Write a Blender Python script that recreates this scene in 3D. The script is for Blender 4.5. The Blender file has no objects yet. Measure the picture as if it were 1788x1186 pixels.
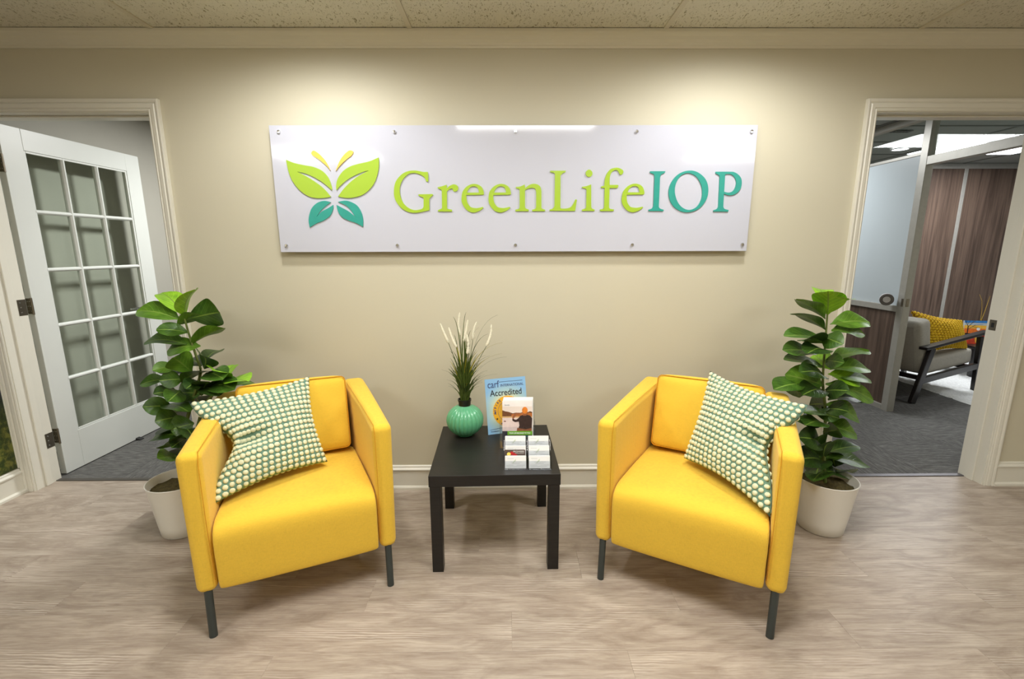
import bpy, bmesh, math, random, json
from mathutils import Vector, Matrix
random.seed(11)
C = bpy.context.scene.collection
SC = bpy.context.scene
# ------------------------------------------------------------------ camera, world, exposure
cam_d = bpy.data.cameras.new('camera'); cam = bpy.data.objects.new('camera', cam_d); C.objects.link(cam); SC.camera = cam
cam_d.sensor_width = 36; cam_d.lens = 804.9/1788*36; cam_d.clip_start = .02; cam_d.clip_end = 60
_p, _y, _r = .1929, .007, -.0025
fwd = Vector((math.sin(_y)*math.cos(_p), math.cos(_y)*math.cos(_p), -math.sin(_p)))
rgt = Vector((math.cos(_y), -math.sin(_y), 0)); upv = rgt.cross(fwd)
r2 = rgt*math.cos(_r) + upv*math.sin(_r); u2 = upv*math.cos(_r) - rgt*math.sin(_r)
M = Matrix((r2, u2, -fwd)).transposed().to_4x4(); M.translation = Vector((0, -2.4857, 1.368)); cam.matrix_world = M
W = bpy.data.worlds.new('world'); SC.world = W; W.use_nodes = True
W.node_tree.nodes['Background'].inputs[0].default_value = (.8, .85, 1, 1); W.node_tree.nodes['Background'].inputs[1].default_value = .3
SC.view_settings.view_transform = 'Standard'; SC.view_settings.look = 'None'; SC.view_settings.gamma = 1
SC.view_settings.use_curve_mapping = False; SC.view_settings.exposure = 0.03
SC.render.film_transparent = False

def lamp(kind, name, loc, power, col=(1, .95, .86), size=.3, sizey=None, rot=(0, 0, 0), spot=None, blend=.5):
    d = bpy.data.lights.new(name, kind); d.energy = power; d.color = col
    if kind == 'AREA':
        d.shape = 'RECTANGLE' if sizey else 'DISK'; d.size = size
        if sizey: d.size_y = sizey
    else: d.shadow_soft_size = size
    if kind == 'SPOT': d.spot_size = math.radians(spot); d.spot_blend = blend
    o = bpy.data.objects.new(name, d); C.objects.link(o); o.location = loc; o.rotation_euler = rot
    return o

for x in (-.90, 1.06):
    lamp('SPOT', 'wall_downlight', (x, -.60, 2.385), 54, col=(1, .99, .965), size=.09, spot=174, blend=.6)
lamp('AREA', 'troffer_or_fill', (0.144, -1.575, 2.385), 27, col=(1, .99, .965), size=1.15, sizey=.55)
lamp('AREA', 'troffer_or_fill', (-2.0, -3.0, 2.385), 24, col=(1, .99, .965), size=1.15, sizey=.55)  # added fill behind the camera, raises the ambient level; no known fitting
lamp('AREA', 'troffer_or_fill', (2.6, -3.0, 2.385), 24, col=(1, .99, .965), size=1.15, sizey=.55)  # second added rear fill, unseen, for softer overall light
lamp('AREA', 'office_light_or_fill', (5.0, 2.6, 2.38), 42, col=(.95,.97,1), size=1.15, sizey=.55)
lamp('AREA', 'office_light_or_fill', (2.2, 2.2, 2.38), 40, col=(.97,.985,1), size=1.15, sizey=.55)  # fill added over the corridor to brighten the partition; no fitting seen there
lamp('AREA', 'left_office_light', (-1.5, 1.3, 2.38), 62, col=(1,1,.98), size=.4, sizey=.4)
# ------------------------------------------------------------------ materials
def s2l(v):
    v = v/255
    return v/12.92 if v <= .04045 else ((v+.055)/1.055)**2.4
def rgb(r, g, b): return (s2l(r), s2l(g), s2l(b), 1)
class NT:
    def __init__(s, name):
        s.m = bpy.data.materials.new(name); s.m.use_nodes = True; s.t = s.m.node_tree; s.b = s.t.nodes['Principled BSDF']
    def n(s, typ, **kw):
        o = s.t.nodes.new(typ)
        for k, v in kw.items():
            if k.startswith('i_'):
                kk = k[2:]; kk = int(kk) if kk.isdigit() else kk.replace('_', ' ')
                o.inputs[kk].default_value = v
            else: setattr(o, k, v)
        return o
    def l(s, a, b): s.t.links.new(a, b)
    def coord(s, kind='Object', scale=(1, 1, 1), rot=(0, 0, 0), rand=False):
        tc = s.n('ShaderNodeTexCoord'); mp = s.n('ShaderNodeMapping'); mp.inputs['Scale'].default_value = scale; mp.inputs['Rotation'].default_value = rot
        if rand:
            oi = s.n('ShaderNodeObjectInfo'); mu = s.n('ShaderNodeVectorMath', operation='SCALE'); cx = s.n('ShaderNodeCombineXYZ')
            for i in range(3): s.l(oi.outputs['Random'], cx.inputs[i])
            s.l(cx.outputs[0], mu.inputs[0]); mu.inputs['Scale'].default_value = 37.
            ad = s.n('ShaderNodeVectorMath', operation='ADD'); s.l(tc.outputs[kind], ad.inputs[0]); s.l(mu.outputs[0], ad.inputs[1]); s.l(ad.outputs[0], mp.inputs[0])
        else: s.l(tc.outputs[kind], mp.inputs[0])
        return mp.outputs[0]
    def noise(s, co, scale, detail=2, rough=.5, dist=0):
        o = s.n('ShaderNodeTexNoise'); s.l(co, o.inputs['Vector']); o.inputs['Scale'].default_value = scale; o.inputs['Detail'].default_value = detail
        o.inputs['Roughness'].default_value = rough; o.inputs['Distortion'].default_value = dist; return o.outputs['Fac']
    def ramp(s, fac, stops):
        o = s.n('ShaderNodeValToRGB'); e = o.color_ramp.elements
        while len(e) < len(stops): e.new(.5)
        for el, (p, c) in zip(e, stops): el.position = p; el.color = c
        s.l(fac, o.inputs[0]); return o.outputs[0]
    def mix(s, fac, a, b, mode='MIX'):
        o = s.n('ShaderNodeMix', data_type='RGBA', blend_type=mode)
        for sock, v in ((o.inputs[0], fac), (o.inputs[6], a), (o.inputs[7], b)):
            if hasattr(v, 'links'): s.l(v, sock)
            else: sock.default_value = v
        return o.outputs[2]
    def bump(s, h, strength=.3, dist=.002):
        o = s.n('ShaderNodeBump'); o.inputs['Strength'].default_value = strength; o.inputs['Distance'].default_value = dist; s.l(h, o.inputs['Height']); s.l(o.outputs[0], s.b.inputs['Normal'])
def simple(name, col, rough=.5, metal=0, var=.06, vs=8, bump=0, bs=200, spec=None, coat=0, emit=None, estr=0, sheen=0):
    t = NT(name); co = t.coord('Object')
    f = t.noise(co, vs, 3)
    a = tuple(min(1, c*(1+var)) for c in col[:3])+(1,); b = tuple(c*(1-var) for c in col[:3])+(1,)
    t.l(t.ramp(f, [(.3, b), (.7, a)]), t.b.inputs['Base Color'])
    t.b.inputs['Roughness'].default_value = rough; t.b.inputs['Metallic'].default_value = metal
    if spec is not None: t.b.inputs['Specular IOR Level'].default_value = spec
    if coat: t.b.inputs['Coat Weight'].default_value = coat
    if sheen: t.b.inputs['Sheen Weight'].default_value = sheen
    if bump: t.bump(t.noise(co, bs, 2), bump, .001)
    if emit: t.b.inputs['Emission Color'].default_value = emit; t.b.inputs['Emission Strength'].default_value = estr
    return t.m
MT = {}
MT['wall'] = simple('wall_paint', rgb(*(203, 197, 175)), .62, var=.012, vs=2, bump=.08, bs=350)
MT['wall_gray'] = simple('gray_wall_paint', rgb(176, 173, 162), .7, var=.015, bump=.06, bs=300)
MT['trim'] = simple('white_trim_paint', rgb(222, 219, 206), .38, var=.01)
MT['door'] = simple('white_door_paint', rgb(214, 217, 212), .36, var=.01)
MT['crown'] = simple('cream_crown_paint', rgb(220, 216, 198), .45, var=.01)
MT['tbar'] = simple('ceiling_bar_paint', rgb(205, 198, 178), .5, var=.01)
MT['sign'] = simple('white_acrylic', rgb(196, 198, 210), .08, var=.004, spec=.5)
MT['lime'] = simple('lime_acrylic', rgb(160, 192, 48), .35, var=.015)
MT['teal'] = simple('teal_acrylic', rgb(42, 152, 138), .35, var=.05, vs=25)
MT['sun'] = simple('yellow_acrylic', rgb(232, 196, 84), .35, var=.015)
MT['chrome'] = simple('chrome', (.75, .75, .75, 1), .18, 1, var=.02)
MT['nickel'] = simple('aged_nickel', rgb(140, 132, 118), .38, 1, var=.1, vs=40)
MT['alu'] = simple('brushed_aluminium', rgb(176, 174, 166), .38, .35, var=.04, vs=30)
MT['black_metal'] = simple('black_coated_metal', rgb(52, 58, 56), .42, var=.04)
MT['pot'] = simple('white_ceramic', rgb(238, 236, 228), .3, var=.01)
MT['soil'] = simple('dry_moss', rgb(92, 82, 48), .95, var=.4, vs=90, bump=.8, bs=160)
MT['bark'] = simple('green_bark', rgb(98, 112, 48), .7, var=.25, vs=40, bump=.4, bs=90)
MT['vase'] = simple('mint_glaze', rgb(96, 172, 128), .25, var=.05, vs=10, coat=.3)
MT['black_plastic'] = simple('black_plastic', rgb(24, 26, 22), .35, var=.05)
MT['spike'] = simple('cream_plume', rgb(232, 228, 205), .9, var=.1, vs=160, bump=1, bs=300)
MT['blade'] = simple('grass_green', rgb(70, 88, 28), .5, var=.35, vs=14)
MT['blade2'] = simple('grass_olive', rgb(168, 158, 36), .5, var=.2, vs=14)
MT['strip'] = simple('threshold_metal', rgb(108, 106, 108), .35, .6)
MT['strip_dark'] = simple('threshold_vinyl', rgb(74, 70, 64), .5)
MT['white'] = simple('white_card', rgb(238, 238, 236), .55, var=.01)
MT['ink'] = simple('dark_ink', rgb(34, 34, 44), .5)
MT['ink_blue'] = simple('navy_ink', rgb(58, 72, 120), .5)
MT['ink_gray'] = simple('gray_ink', rgb(176, 180, 178), .6)
MT['ink_pale'] = simple('pale_green_ink', rgb(208, 218, 196), .6)
MT['gold'] = simple('gold_ink', rgb(238, 178, 40), .5, var=.06, vs=60)
MT['p_sky'] = simple('print_pale_sky', rgb(232, 218, 208), .4)
MT['p_white'] = simple('print_white_sky', rgb(244, 238, 234), .4)
MT['p_hill'] = simple('print_hills', rgb(112, 70, 42), .4, var=.3, vs=70)
MT['p_trees'] = simple('print_trees', rgb(176, 104, 52), .4, var=.3, vs=90)
MT['p_sand'] = simple('print_shore', rgb(212, 172, 120), .4, var=.1)
MT['p_water'] = simple('print_water', rgb(228, 208, 202), .4, var=.06, vs=50)
MT['p_shirt'] = simple('print_shirt', rgb(58, 40, 36), .4, var=.2, vs=80)
MT['p_skin'] = simple('print_skin', rgb(150, 92, 60), .4, var=.15, vs=60)
MT['p_cap'] = simple('print_cap', rgb(226, 132, 48), .4, var=.15, vs=60)
MT['p_green'] = simple('print_green_band', rgb(118, 184, 42), .4, var=.02)
MT['p_dark'] = simple('print_charcoal', rgb(50, 48, 58), .4, var=.05)
MT['p_brown'] = simple('print_brown', rgb(86, 72, 66), .4, var=.05)
MT['p_red'] = simple('print_red', rgb(176, 34, 38), .4)
MT['p_yel'] = simple('print_yellow', rgb(232, 210, 96), .4)
MT['rug'] = simple('white_shag', rgb(222, 224, 222), .95, var=.12, vs=60, bump=1, bs=120)
MT['glaze'] = simple('frosted_glass', rgb(186, 196, 200), .3, var=.02, vs=2)
MT['gray_fab'] = simple('gray_upholstery', rgb(168, 164, 152), .9, var=.06, vs=60, bump=.3, bs=600)
MT['black_wood'] = simple('black_wood', rgb(26, 23, 22), .3, var=.15, vs=20)
MT['device'] = simple('pale_plastic', rgb(214, 212, 214), .4)
MT['device_dark'] = simple('gray_mesh', rgb(112, 108, 106), .6, var=.1, vs=200)
MT['brush'] = simple('black_rubber', rgb(30, 30, 30), .6)
MT['office_ceiling'] = simple('office_ceiling_paint', rgb(150, 152, 146), .8, var=.03)
MT['sky_blue'] = simple('painting_blue', rgb(46, 122, 190), .4, var=.15, vs=30)
MT['orange'] = simple('painting_orange', rgb(238, 118, 28), .4, var=.15, vs=40)
MT['p_sun'] = simple('painting_yellow', rgb(250, 190, 60), .4, var=.1, vs=40)
MT['p_rust'] = simple('painting_rust', rgb(206, 62, 22), .4, var=.25, vs=50)
MT['twig'] = simple('gold_twig', rgb(196, 160, 62), .4)
MT['grille'] = simple('grille_gray', rgb(120, 122, 118), .6)

def fabric(name, col, var=.05, ws=900, bump=.5, warp=9):
    t = NT(name); co = t.coord('Object')
    w1 = t.n('ShaderNodeTexWave', wave_type='BANDS', bands_direction='X'); w1.inputs['Scale'].default_value = ws/6; w1.inputs['Distortion'].default_value = 1.5; w1.inputs['Detail'].default_value = 2
    w2 = t.n('ShaderNodeTexWave', wave_type='BANDS', bands_direction='Z'); w2.inputs['Scale'].default_value = ws/6; w2.inputs['Distortion'].default_value = 1.5; w2.inputs['Detail'].default_value = 2
    t.l(co, w1.inputs[0]); t.l(co, w2.inputs[0])
    a = t.n('ShaderNodeMath', operation='ADD'); t.l(w1.outputs['Fac'], a.inputs[0]); t.l(w2.outputs['Fac'], a.inputs[1])
    c2 = t.coord('Object', scale=(70, 70, 1100)); c3 = t.coord('Object', scale=(1100, 1100, 70))
    n = t.n('ShaderNodeMath', operation='ADD'); t.l(t.noise(c2, 1, 2), n.inputs[0]); t.l(t.noise(c3, 1, 2), n.inputs[1])
    h = t.n('ShaderNodeMath', operation='MULTIPLY'); t.l(n.outputs[0], h.inputs[0]); h.inputs[1].default_value = .5
    hi = tuple(min(1, c*(1+var)) for c in col[:3])+(1,); lo = tuple(c*(1-var*2.2) for c in col[:3])+(1,)
    t.l(t.ramp(h.outputs[0], [(.32, lo), (.5, col), (.7, hi)]), t.b.inputs['Base Color'])
    t.b.inputs['Roughness'].default_value = .85; t.b.inputs['Specular IOR Level'].default_value = .25
    t.b.inputs['Sheen Weight'].default_value = .15
    ad = t.n('ShaderNodeMath', operation='ADD'); t.l(a.outputs[0], ad.inputs[0]); t.l(n.outputs[0], ad.inputs[1])
    t.bump(ad.outputs[0], bump, .0005); return t.m
MT['yellow'] = fabric('yellow_upholstery', rgb(*(238, 196, 64)), .06)
MT['piping'] = fabric('yellow_seam', rgb(206, 142, 12), .1)
MT['green_fab'] = fabric('sage_weave', rgb(108, 144, 126), .1)
MT['tuft'] = simple('cream_tuft', rgb(222, 224, 190), .95, var=.06, vs=60, bump=.6, bs=900, spec=.1)
MT['mustard'] = simple('mustard_tuft', rgb(216, 176, 26), .9, var=.12, vs=50, bump=.5, bs=400)
MT['mustard_dk'] = simple('mustard_weave', rgb(150, 104, 10), .9, var=.1)

def wood_floor():
    t = NT('oak_vinyl_plank')
    co = t.coord('Object', rand=True)
    def mp(sc):
        m = t.n('ShaderNodeMapping'); m.inputs['Scale'].default_value = sc; t.l(co, m.inputs[0]); return m.outputs[0]
    big = t.noise(mp((1.6, 6, 1)), 1.8, 4, .6, 1.6)
    mid = t.noise(mp((4.5, 80, 1)), 1.5, 5, .62, .9)
    fine = t.noise(mp((16, 330, 1)), 1.2, 4, .75)
    wv = t.n('ShaderNodeTexWave', wave_type='RINGS', rings_direction='Z'); t.l(mp((1.1, 7.5, 1)), wv.inputs[0]); wv.inputs['Scale'].default_value = 4.2; wv.inputs['Distortion'].default_value = 6.5; wv.inputs['Detail'].default_value = 3; wv.inputs['Detail Scale'].default_value = 1.4
    gate = t.ramp(t.noise(mp((1.3, 7, 1)), 1.3, 1), [(.52, (0, 0, 0, 1)), (.68, (1, 1, 1, 1))])
    base = t.ramp(big, [(.28, rgb(*FL[0])), (.52, rgb(*FL[1])), (.75, rgb(*FL[2]))])
    c1 = t.mix(t.ramp(mid, [(.42, (0, 0, 0, 1)), (.72, (.75, .75, .75, 1))]), base, rgb(*FL[3]))
    c2 = t.mix(t.ramp(fine, [(.45, (0, 0, 0, 1)), (.8, (.32, .32, .32, 1))]), c1, rgb(*FL[4]))
    wr = t.ramp(wv.outputs['Fac'], [(.55, (0, 0, 0, 1)), (.95, (1, 1, 1, 1))])
    g = t.mix(1., wr, gate, 'MULTIPLY'); gs = t.n('ShaderNodeMath', operation='MULTIPLY'); t.l(g, gs.inputs[0]); gs.inputs[1].default_value = .62
    c3 = t.mix(gs.outputs[0], c2, rgb(*FL[5]))
    oi = t.n('ShaderNodeObjectInfo'); v = t.n('ShaderNodeMapRange'); t.l(oi.outputs['Random'], v.inputs[0]); v.inputs[3].default_value = .95; v.inputs[4].default_value = 1.04
    hs = t.n('ShaderNodeHueSaturation'); t.l(c3, hs.inputs['Color']); t.l(v.outputs[0], hs.inputs['Value'])
    t.l(hs.outputs[0], t.b.inputs['Base Color']); t.b.inputs['Roughness'].default_value = .42; t.b.inputs['Specular IOR Level'].default_value = .4
    t.bump(fine, .12, .0006); return t.m
FL = ((145,130,116),(175,161,146),(193,181,166),(138,121,107),(207,197,184),(220,209,195))
MT['plank'] = wood_floor()
def carpet():
    t = NT('striated_carpet'); co = t.coord('Object', scale=(14, 150, 1), rand=True)
    a = t.noise(co, 1.2, 3, .6); f = t.noise(t.coord('Object'), 500, 2)
    c = t.ramp(a, [(.3, rgb(72, 71, 69)), (.5, rgb(110, 109, 105)), (.72, rgb(156, 155, 150))])
    c = t.mix(f, c, rgb(80, 80, 80)); t.l(c, t.b.inputs['Base Color']); t.b.inputs['Roughness'].default_value = .95; t.b.inputs['Specular IOR Level'].default_value = .1
    t.bump(a, .5, .003); return t.m
MT['carpet'] = carpet()
def tile():
    t = NT('fissured_ceiling_tile'); co = t.coord('Object', scale=(1, .45, 1), rot=(0, 0, .9), rand=True)
    v = t.noise(co, 120, 2, .55, 1.2)
    v2 = t.noise(t.coord('Object', rand=True), 300, 1)
    spots = t.ramp(v, [(.33, (0, 0, 0, 1)), (.41, (1, 1, 1, 1))])
    c = t.mix(spots, rgb(150, 142, 112), rgb(*(216, 212, 194))); t.l(c, t.b.inputs['Base Color']); t.b.inputs['Roughness'].default_value = .9
    ad = t.n('ShaderNodeMath', operation='ADD'); t.l(spots, ad.inputs[0]); t.l(v2, ad.inputs[1]); t.bump(ad.outputs[0], .6, .003); return t.m
MT['tile'] = tile()
def walnut():
    t = NT('walnut_laminate'); co = t.coord('Object', scale=(22, 22, .8), rand=True)
    a = t.noise(co, 1.2, 4, .6, .6)
    t.l(t.ramp(a, [(.25, rgb(52, 41, 35)), (.45, rgb(86, 70, 60)), (.6, rgb(106, 88, 76)), (.8, rgb(64, 51, 44))]), t.b.inputs['Base Color']); t.b.inputs['Roughness'].default_value = .4
    return t.m
MT['walnut'] = walnut()
def table_mat():
    t = NT('black_brown_foil'); co = t.coord('Object', scale=(4, 60, 60))
    a = t.noise(co, 2, 3, .6); t.l(t.ramp(a, [(.3, rgb(27, 25, 23)), (.7, rgb(37, 34, 31))]), t.b.inputs['Base Color']); t.b.inputs['Roughness'].default_value = .4; t.b.inputs['Specular IOR Level'].default_value = .35
    t.bump(a, .15, .0004); return t.m
MT['table'] = table_mat()
def leaf_mat(k, dark, light):
    t = NT('fig_leaf_%d' % k); uv = t.n('ShaderNodeTexCoord').outputs['UV']
    sp = t.n('ShaderNodeSeparateXYZ'); t.l(uv, sp.inputs[0])
    ab = t.n('ShaderNodeMath', operation='ABSOLUTE'); t.l(sp.outputs[0], ab.inputs[0])
    m = t.n('ShaderNodeMath', operation='MULTIPLY_ADD'); t.l(ab.outputs[0], m.inputs[0]); m.inputs[1].default_value = -.35; t.l(sp.outputs[1], m.inputs[2])
    m2 = t.n('ShaderNodeMath', operation='MULTIPLY'); t.l(m.outputs[0], m2.inputs[0]); m2.inputs[1].default_value = 7
    fr = t.n('ShaderNodeMath', operation='FRACT'); t.l(m2.outputs[0], fr.inputs[0])
    vein = t.ramp(fr.outputs[0], [(0, (1, 1, 1, 1)), (.1, (0, 0, 0, 1)), (.9, (0, 0, 0, 1)), (1, (1, 1, 1, 1))])
    n = t.noise(t.coord('Object'), 22, 3)
    base = t.ramp(n, [(.3, dark), (.7, light)])
    vm = t.n('ShaderNodeMath', operation='MULTIPLY'); t.l(vein, vm.inputs[0]); vm.inputs[1].default_value = .35
    hi = tuple(min(1, c*1.7) for c in light[:3])+(1,)
    t.l(t.mix(vm.outputs[0], base, hi), t.b.inputs['Base Color']); t.b.inputs['Roughness'].default_value = .36
    t.b.inputs['Specular IOR Level'].default_value = .45; t.b.inputs['Subsurface Weight'].default_value = 0
    t.bump(vein, .25, .002); return t.m
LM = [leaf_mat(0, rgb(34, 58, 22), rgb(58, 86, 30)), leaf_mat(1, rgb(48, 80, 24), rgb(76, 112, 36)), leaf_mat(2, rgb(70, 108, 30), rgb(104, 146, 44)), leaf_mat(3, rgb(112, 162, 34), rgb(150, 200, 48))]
MT['vein'] = simple('leaf_midrib', rgb(120, 150, 60), .5)
def glass(name, tint=(1, 1, 1, 1), refl=1.):
    m = bpy.data.materials.new(name); m.use_nodes = True; t = m.node_tree; t.nodes.remove(t.nodes['Principled BSDF'])
    out = t.nodes['Material Output']; tr = t.nodes.new('ShaderNodeBsdfTransparent'); gl = t.nodes.new('ShaderNodeBsdfGlossy'); lw = t.nodes.new('ShaderNodeLayerWeight'); mx = t.nodes.new('ShaderNodeMixShader')
    pw = t.nodes.new('ShaderNodeMath'); pw.operation = 'POWER'; pw.inputs[1].default_value = 4.5; mu = t.nodes.new('ShaderNodeMath'); mu.operation = 'MULTIPLY_ADD'; mu.inputs[1].default_value = .9*refl; mu.inputs[2].default_value = .035*refl
    tr.inputs[0].default_value = tint; gl.inputs['Roughness'].default_value = .02; lw.inputs[0].default_value = .5
    t.links.new(lw.outputs['Facing'], pw.inputs[0]); t.links.new(pw.outputs[0], mu.inputs[0]); t.links.new(mu.outputs[0], mx.inputs[0]); t.links.new(tr.outputs[0], mx.inputs[1]); t.links.new(gl.outputs[0], mx.inputs[2]); t.links.new(mx.outputs[0], out.inputs[0]); return m
MT['glass'] = glass('door_glass', (.93, .96, .94, 1), 1.)
MT['acrylic'] = glass('clear_acrylic', (.95, .965, .985, 1), 1.6)
def mural():
    t = NT('forest_print'); tc = t.n('ShaderNodeTexCoord'); sp = t.n('ShaderNodeSeparateXYZ'); t.l(tc.outputs['Object'], sp.inputs[0]); co = tc.outputs['Object']
    v = t.n('ShaderNodeTexVoronoi'); t.l(co, v.inputs['Vector']); v.inputs['Scale'].default_value = 45
    n = t.noise(co, 18, 5, .7)
    moss = t.ramp(n, [(.3, rgb(16, 24, 8)), (.48, rgb(52, 66, 22)), (.6, rgb(112, 112, 46)), (.75, rgb(60, 110, 28))])
    top = t.ramp(t.noise(co, 5, 3), [(.3, rgb(8, 14, 26)), (.7, rgb(26, 36, 56))])
    a = t.n('ShaderNodeMath', operation='MULTIPLY_ADD'); t.l(n, a.inputs[0]); a.inputs[1].default_value = .35; t.l(sp.outputs[2], a.inputs[2])
    f = t.ramp(a.outputs[0], [(.62, (0, 0, 0, 1)), (.78, (1, 1, 1, 1))])
    t.l(t.mix(f, moss, top), t.b.inputs['Base Color']); t.b.inputs['Roughness'].default_value = .35; return t.m
MT['mural'] = mural()
def cert_mat():
    t = NT('certificate_print'); co = t.n('ShaderNodeTexCoord').outputs['Object']
    d = t.n('ShaderNodeVectorMath', operation='DISTANCE'); t.l(co, d.inputs[0]); d.inputs[1].default_value = (.11, 0, .115)
    t.l(t.ramp(d.outputs['Value'], [(.06, rgb(224, 224, 178)), (.1, rgb(176, 208, 212)), (.14, rgb(142, 190, 230))]), t.b.inputs['Base Color']); t.b.inputs['Roughness'].default_value = .35; return t.m
MT['cert'] = cert_mat()
def emis(name, col, st):
    t = NT(name); t.b.inputs['Emission Color'].default_value = col; t.b.inputs['Emission Strength'].default_value = st; t.b.inputs['Base Color'].default_value = (.8, .8, .8, 1); return t.m
MT['troffer'] = emis('light_diffuser', (1, .96, .88, 1), 6.0)
MT['troffer_office'] = emis('office_light_diffuser', (.95, .97, 1, 1), 9.0)

# ------------------------------------------------------------------ mesh helpers
def link(name, me, mat=None, parent=None, smooth=False, bevel=0, seg=2, loc=None, kind=None):
    o = bpy.data.objects.new(name, me); C.objects.link(o)
    if mat is not None and len(me.materials) == 0: me.materials.append(MT[mat] if isinstance(mat, str) else mat)
    if parent: o.parent = parent
    if smooth:
        for p in me.polygons: p.use_smooth = True
    if bevel:
        b = o.modifiers.new('bevel', 'BEVEL'); b.width = bevel; b.segments = seg; b.limit_method = 'ANGLE'; b.angle_limit = math.radians(35)
        for p in me.polygons: p.use_smooth = True
        b.harden_normals = True
    if loc: o.location = loc
    if kind: o['kind'] = kind
    return o
def bm_mesh(bm, name='m'):
    me = bpy.data.meshes.new(name); bmesh.ops.recalc_face_normals(bm, faces=bm.faces[:]); bm.to_mesh(me); bm.free(); return me
def boxes(name, lst, mat, parent=None, bevel=0, kind=None, seg=2, **kw):
    bm = bmesh.new()
    for x0, x1, y0, y1, z0, z1 in lst:
        r = bmesh.ops.create_cube(bm, size=1)
        for v in r['verts']: v.co = Vector(((x0+x1)/2+v.co.x*(x1-x0), (y0+y1)/2+v.co.y*(y1-y0), (z0+z1)/2+v.co.z*(z1-z0)))
    return link(name, bm_mesh(bm), mat, parent, bevel=bevel, kind=kind, seg=seg, **kw)
def box(name, x0, x1, y0, y1, z0, z1, mat, parent=None, bevel=0, kind=None, seg=2, **kw): return boxes(name, [(x0, x1, y0, y1, z0, z1)], mat, parent, bevel, kind, seg, **kw)
def prism(name, pts, lo, hi, axis, mat, parent=None, bevel=0, seg=2, kind=None, smooth=False):
    """extrude a 2D outline along an axis ('x': pts are (y,z); 'y': (x,z); 'z': (x,y))"""
    f = {'x': lambda a, b, c: (c, a, b), 'y': lambda a, b, c: (a, c, b), 'z': lambda a, b, c: (a, b, c)}[axis]
    bm = bmesh.new(); v0 = [bm.verts.new(f(a, b, lo)) for a, b in pts]; v1 = [bm.verts.new(f(a, b, hi)) for a, b in pts]; n = len(pts)
    bm.faces.new(v0); bm.faces.new(v1[::-1])
    for i in range(n): bm.faces.new((v0[i], v0[(i+1) % n], v1[(i+1) % n], v1[i]))
    return link(name, bm_mesh(bm), mat, parent, bevel=bevel, seg=seg, kind=kind, smooth=smooth)
def lathe(name, prof, mat, parent=None, n=40, loc=None, rib=None):
    bm = bmesh.new(); rings = []
    for r, z in prof:
        ring = []
        for i in range(n):
            a = 2*math.pi*i/n; rr = r*(rib(a, z) if rib else 1); ring.append(bm.verts.new((rr*math.cos(a), rr*math.sin(a), z)))
        rings.append(ring)
    for a, b in zip(rings, rings[1:]):
        for i in range(n): bm.faces.new((a[i], a[(i+1) % n], b[(i+1) % n], b[i]))
    bm.faces.new(rings[0][::-1]); bm.faces.new(rings[-1])
    o = link(name, bm_mesh(bm), mat, parent, smooth=True, loc=loc)
    try:
        o.data.set_sharp_from_angle(angle=math.radians(50))
    except Exception: pass
    return o
def tube_bm(bm, pts, rad, n=8, flat=1.):
    pts = [Vector(p) for p in pts]; rings = []
    prev = None
    for i, p in enumerate(pts):
        t = (pts[min(i+1, len(pts)-1)]-pts[max(i-1, 0)]).normalized()
        a = t.cross(Vector((0, 0, 1)))
        if a.length < .05: a = t.cross(Vector((0, 1, 0)))
        a.normalize()
        if prev is not None and a.dot(prev) < 0: a = -a
        prev = a
        b = t.cross(a); r = rad[i] if isinstance(rad, (list, tuple)) else rad
        rings.append([bm.verts.new(p+(a*math.cos(2*math.pi*k/n)+b*math.sin(2*math.pi*k/n)*flat)*r) for k in range(n)])
    for A, B in zip(rings, rings[1:]):
        for k in range(n): bm.faces.new((A[k], A[(k+1) % n], B[(k+1) % n], B[k]))
    bm.faces.new(rings[0][::-1]); bm.faces.new(rings[-1])
def tube(name, pts, rad, mat, parent=None, n=12, flat=1.):
    bm = bmesh.new(); tube_bm(bm, pts, rad, n, flat); o = link(name, bm_mesh(bm), mat, parent, smooth=True)
    try: o.data.set_sharp_from_angle(angle=math.radians(55))
    except Exception: pass
    return o
def empty(name, loc, rz, label, cat, group=None):
    o = bpy.data.objects.new(name, None); C.objects.link(o); o.location = loc; o.rotation_euler = (0, 0, rz); o['label'] = label; o['category'] = cat; o.empty_display_size = .1
    if group: o['group'] = group
    return o
def tag(o, label, cat, group=None):
    o['label'] = label; o['category'] = cat
    if group: o['group'] = group
    return o
def struct(o): o['kind'] = 'structure'; return o
def frame_root(name, kind='structure'):
    o = bpy.data.objects.new(name, None); C.objects.link(o); o['kind'] = kind; return o
def smooth_outline(pts, sub=5):
    """closed outline with corner flags -> dense points (Catmull-Rom between corners)"""
    n = len(pts); out = []
    for i in range(n):
        p1 = Vector(pts[i][:2]); p2 = Vector(pts[(i+1) % n][:2]); c1 = pts[i][2]; c2 = pts[(i+1) % n][2]
        p0 = Vector(pts[i-1][:2]); p3 = Vector(pts[(i+2) % n][:2])
        if c1 and c2: out.append(p1); continue
        if c1: p0 = p1-(p2-p1)*.0 if False else p1
        if c2: p3 = p2
        for k in range(sub):
            t = k/sub
            out.append(.5*((2*p1)+(p2-p0)*t+(2*p0-5*p1+4*p2-p3)*t*t+(3*p1-p0-3*p2+p3)*t*t*t))
    return out
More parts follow.
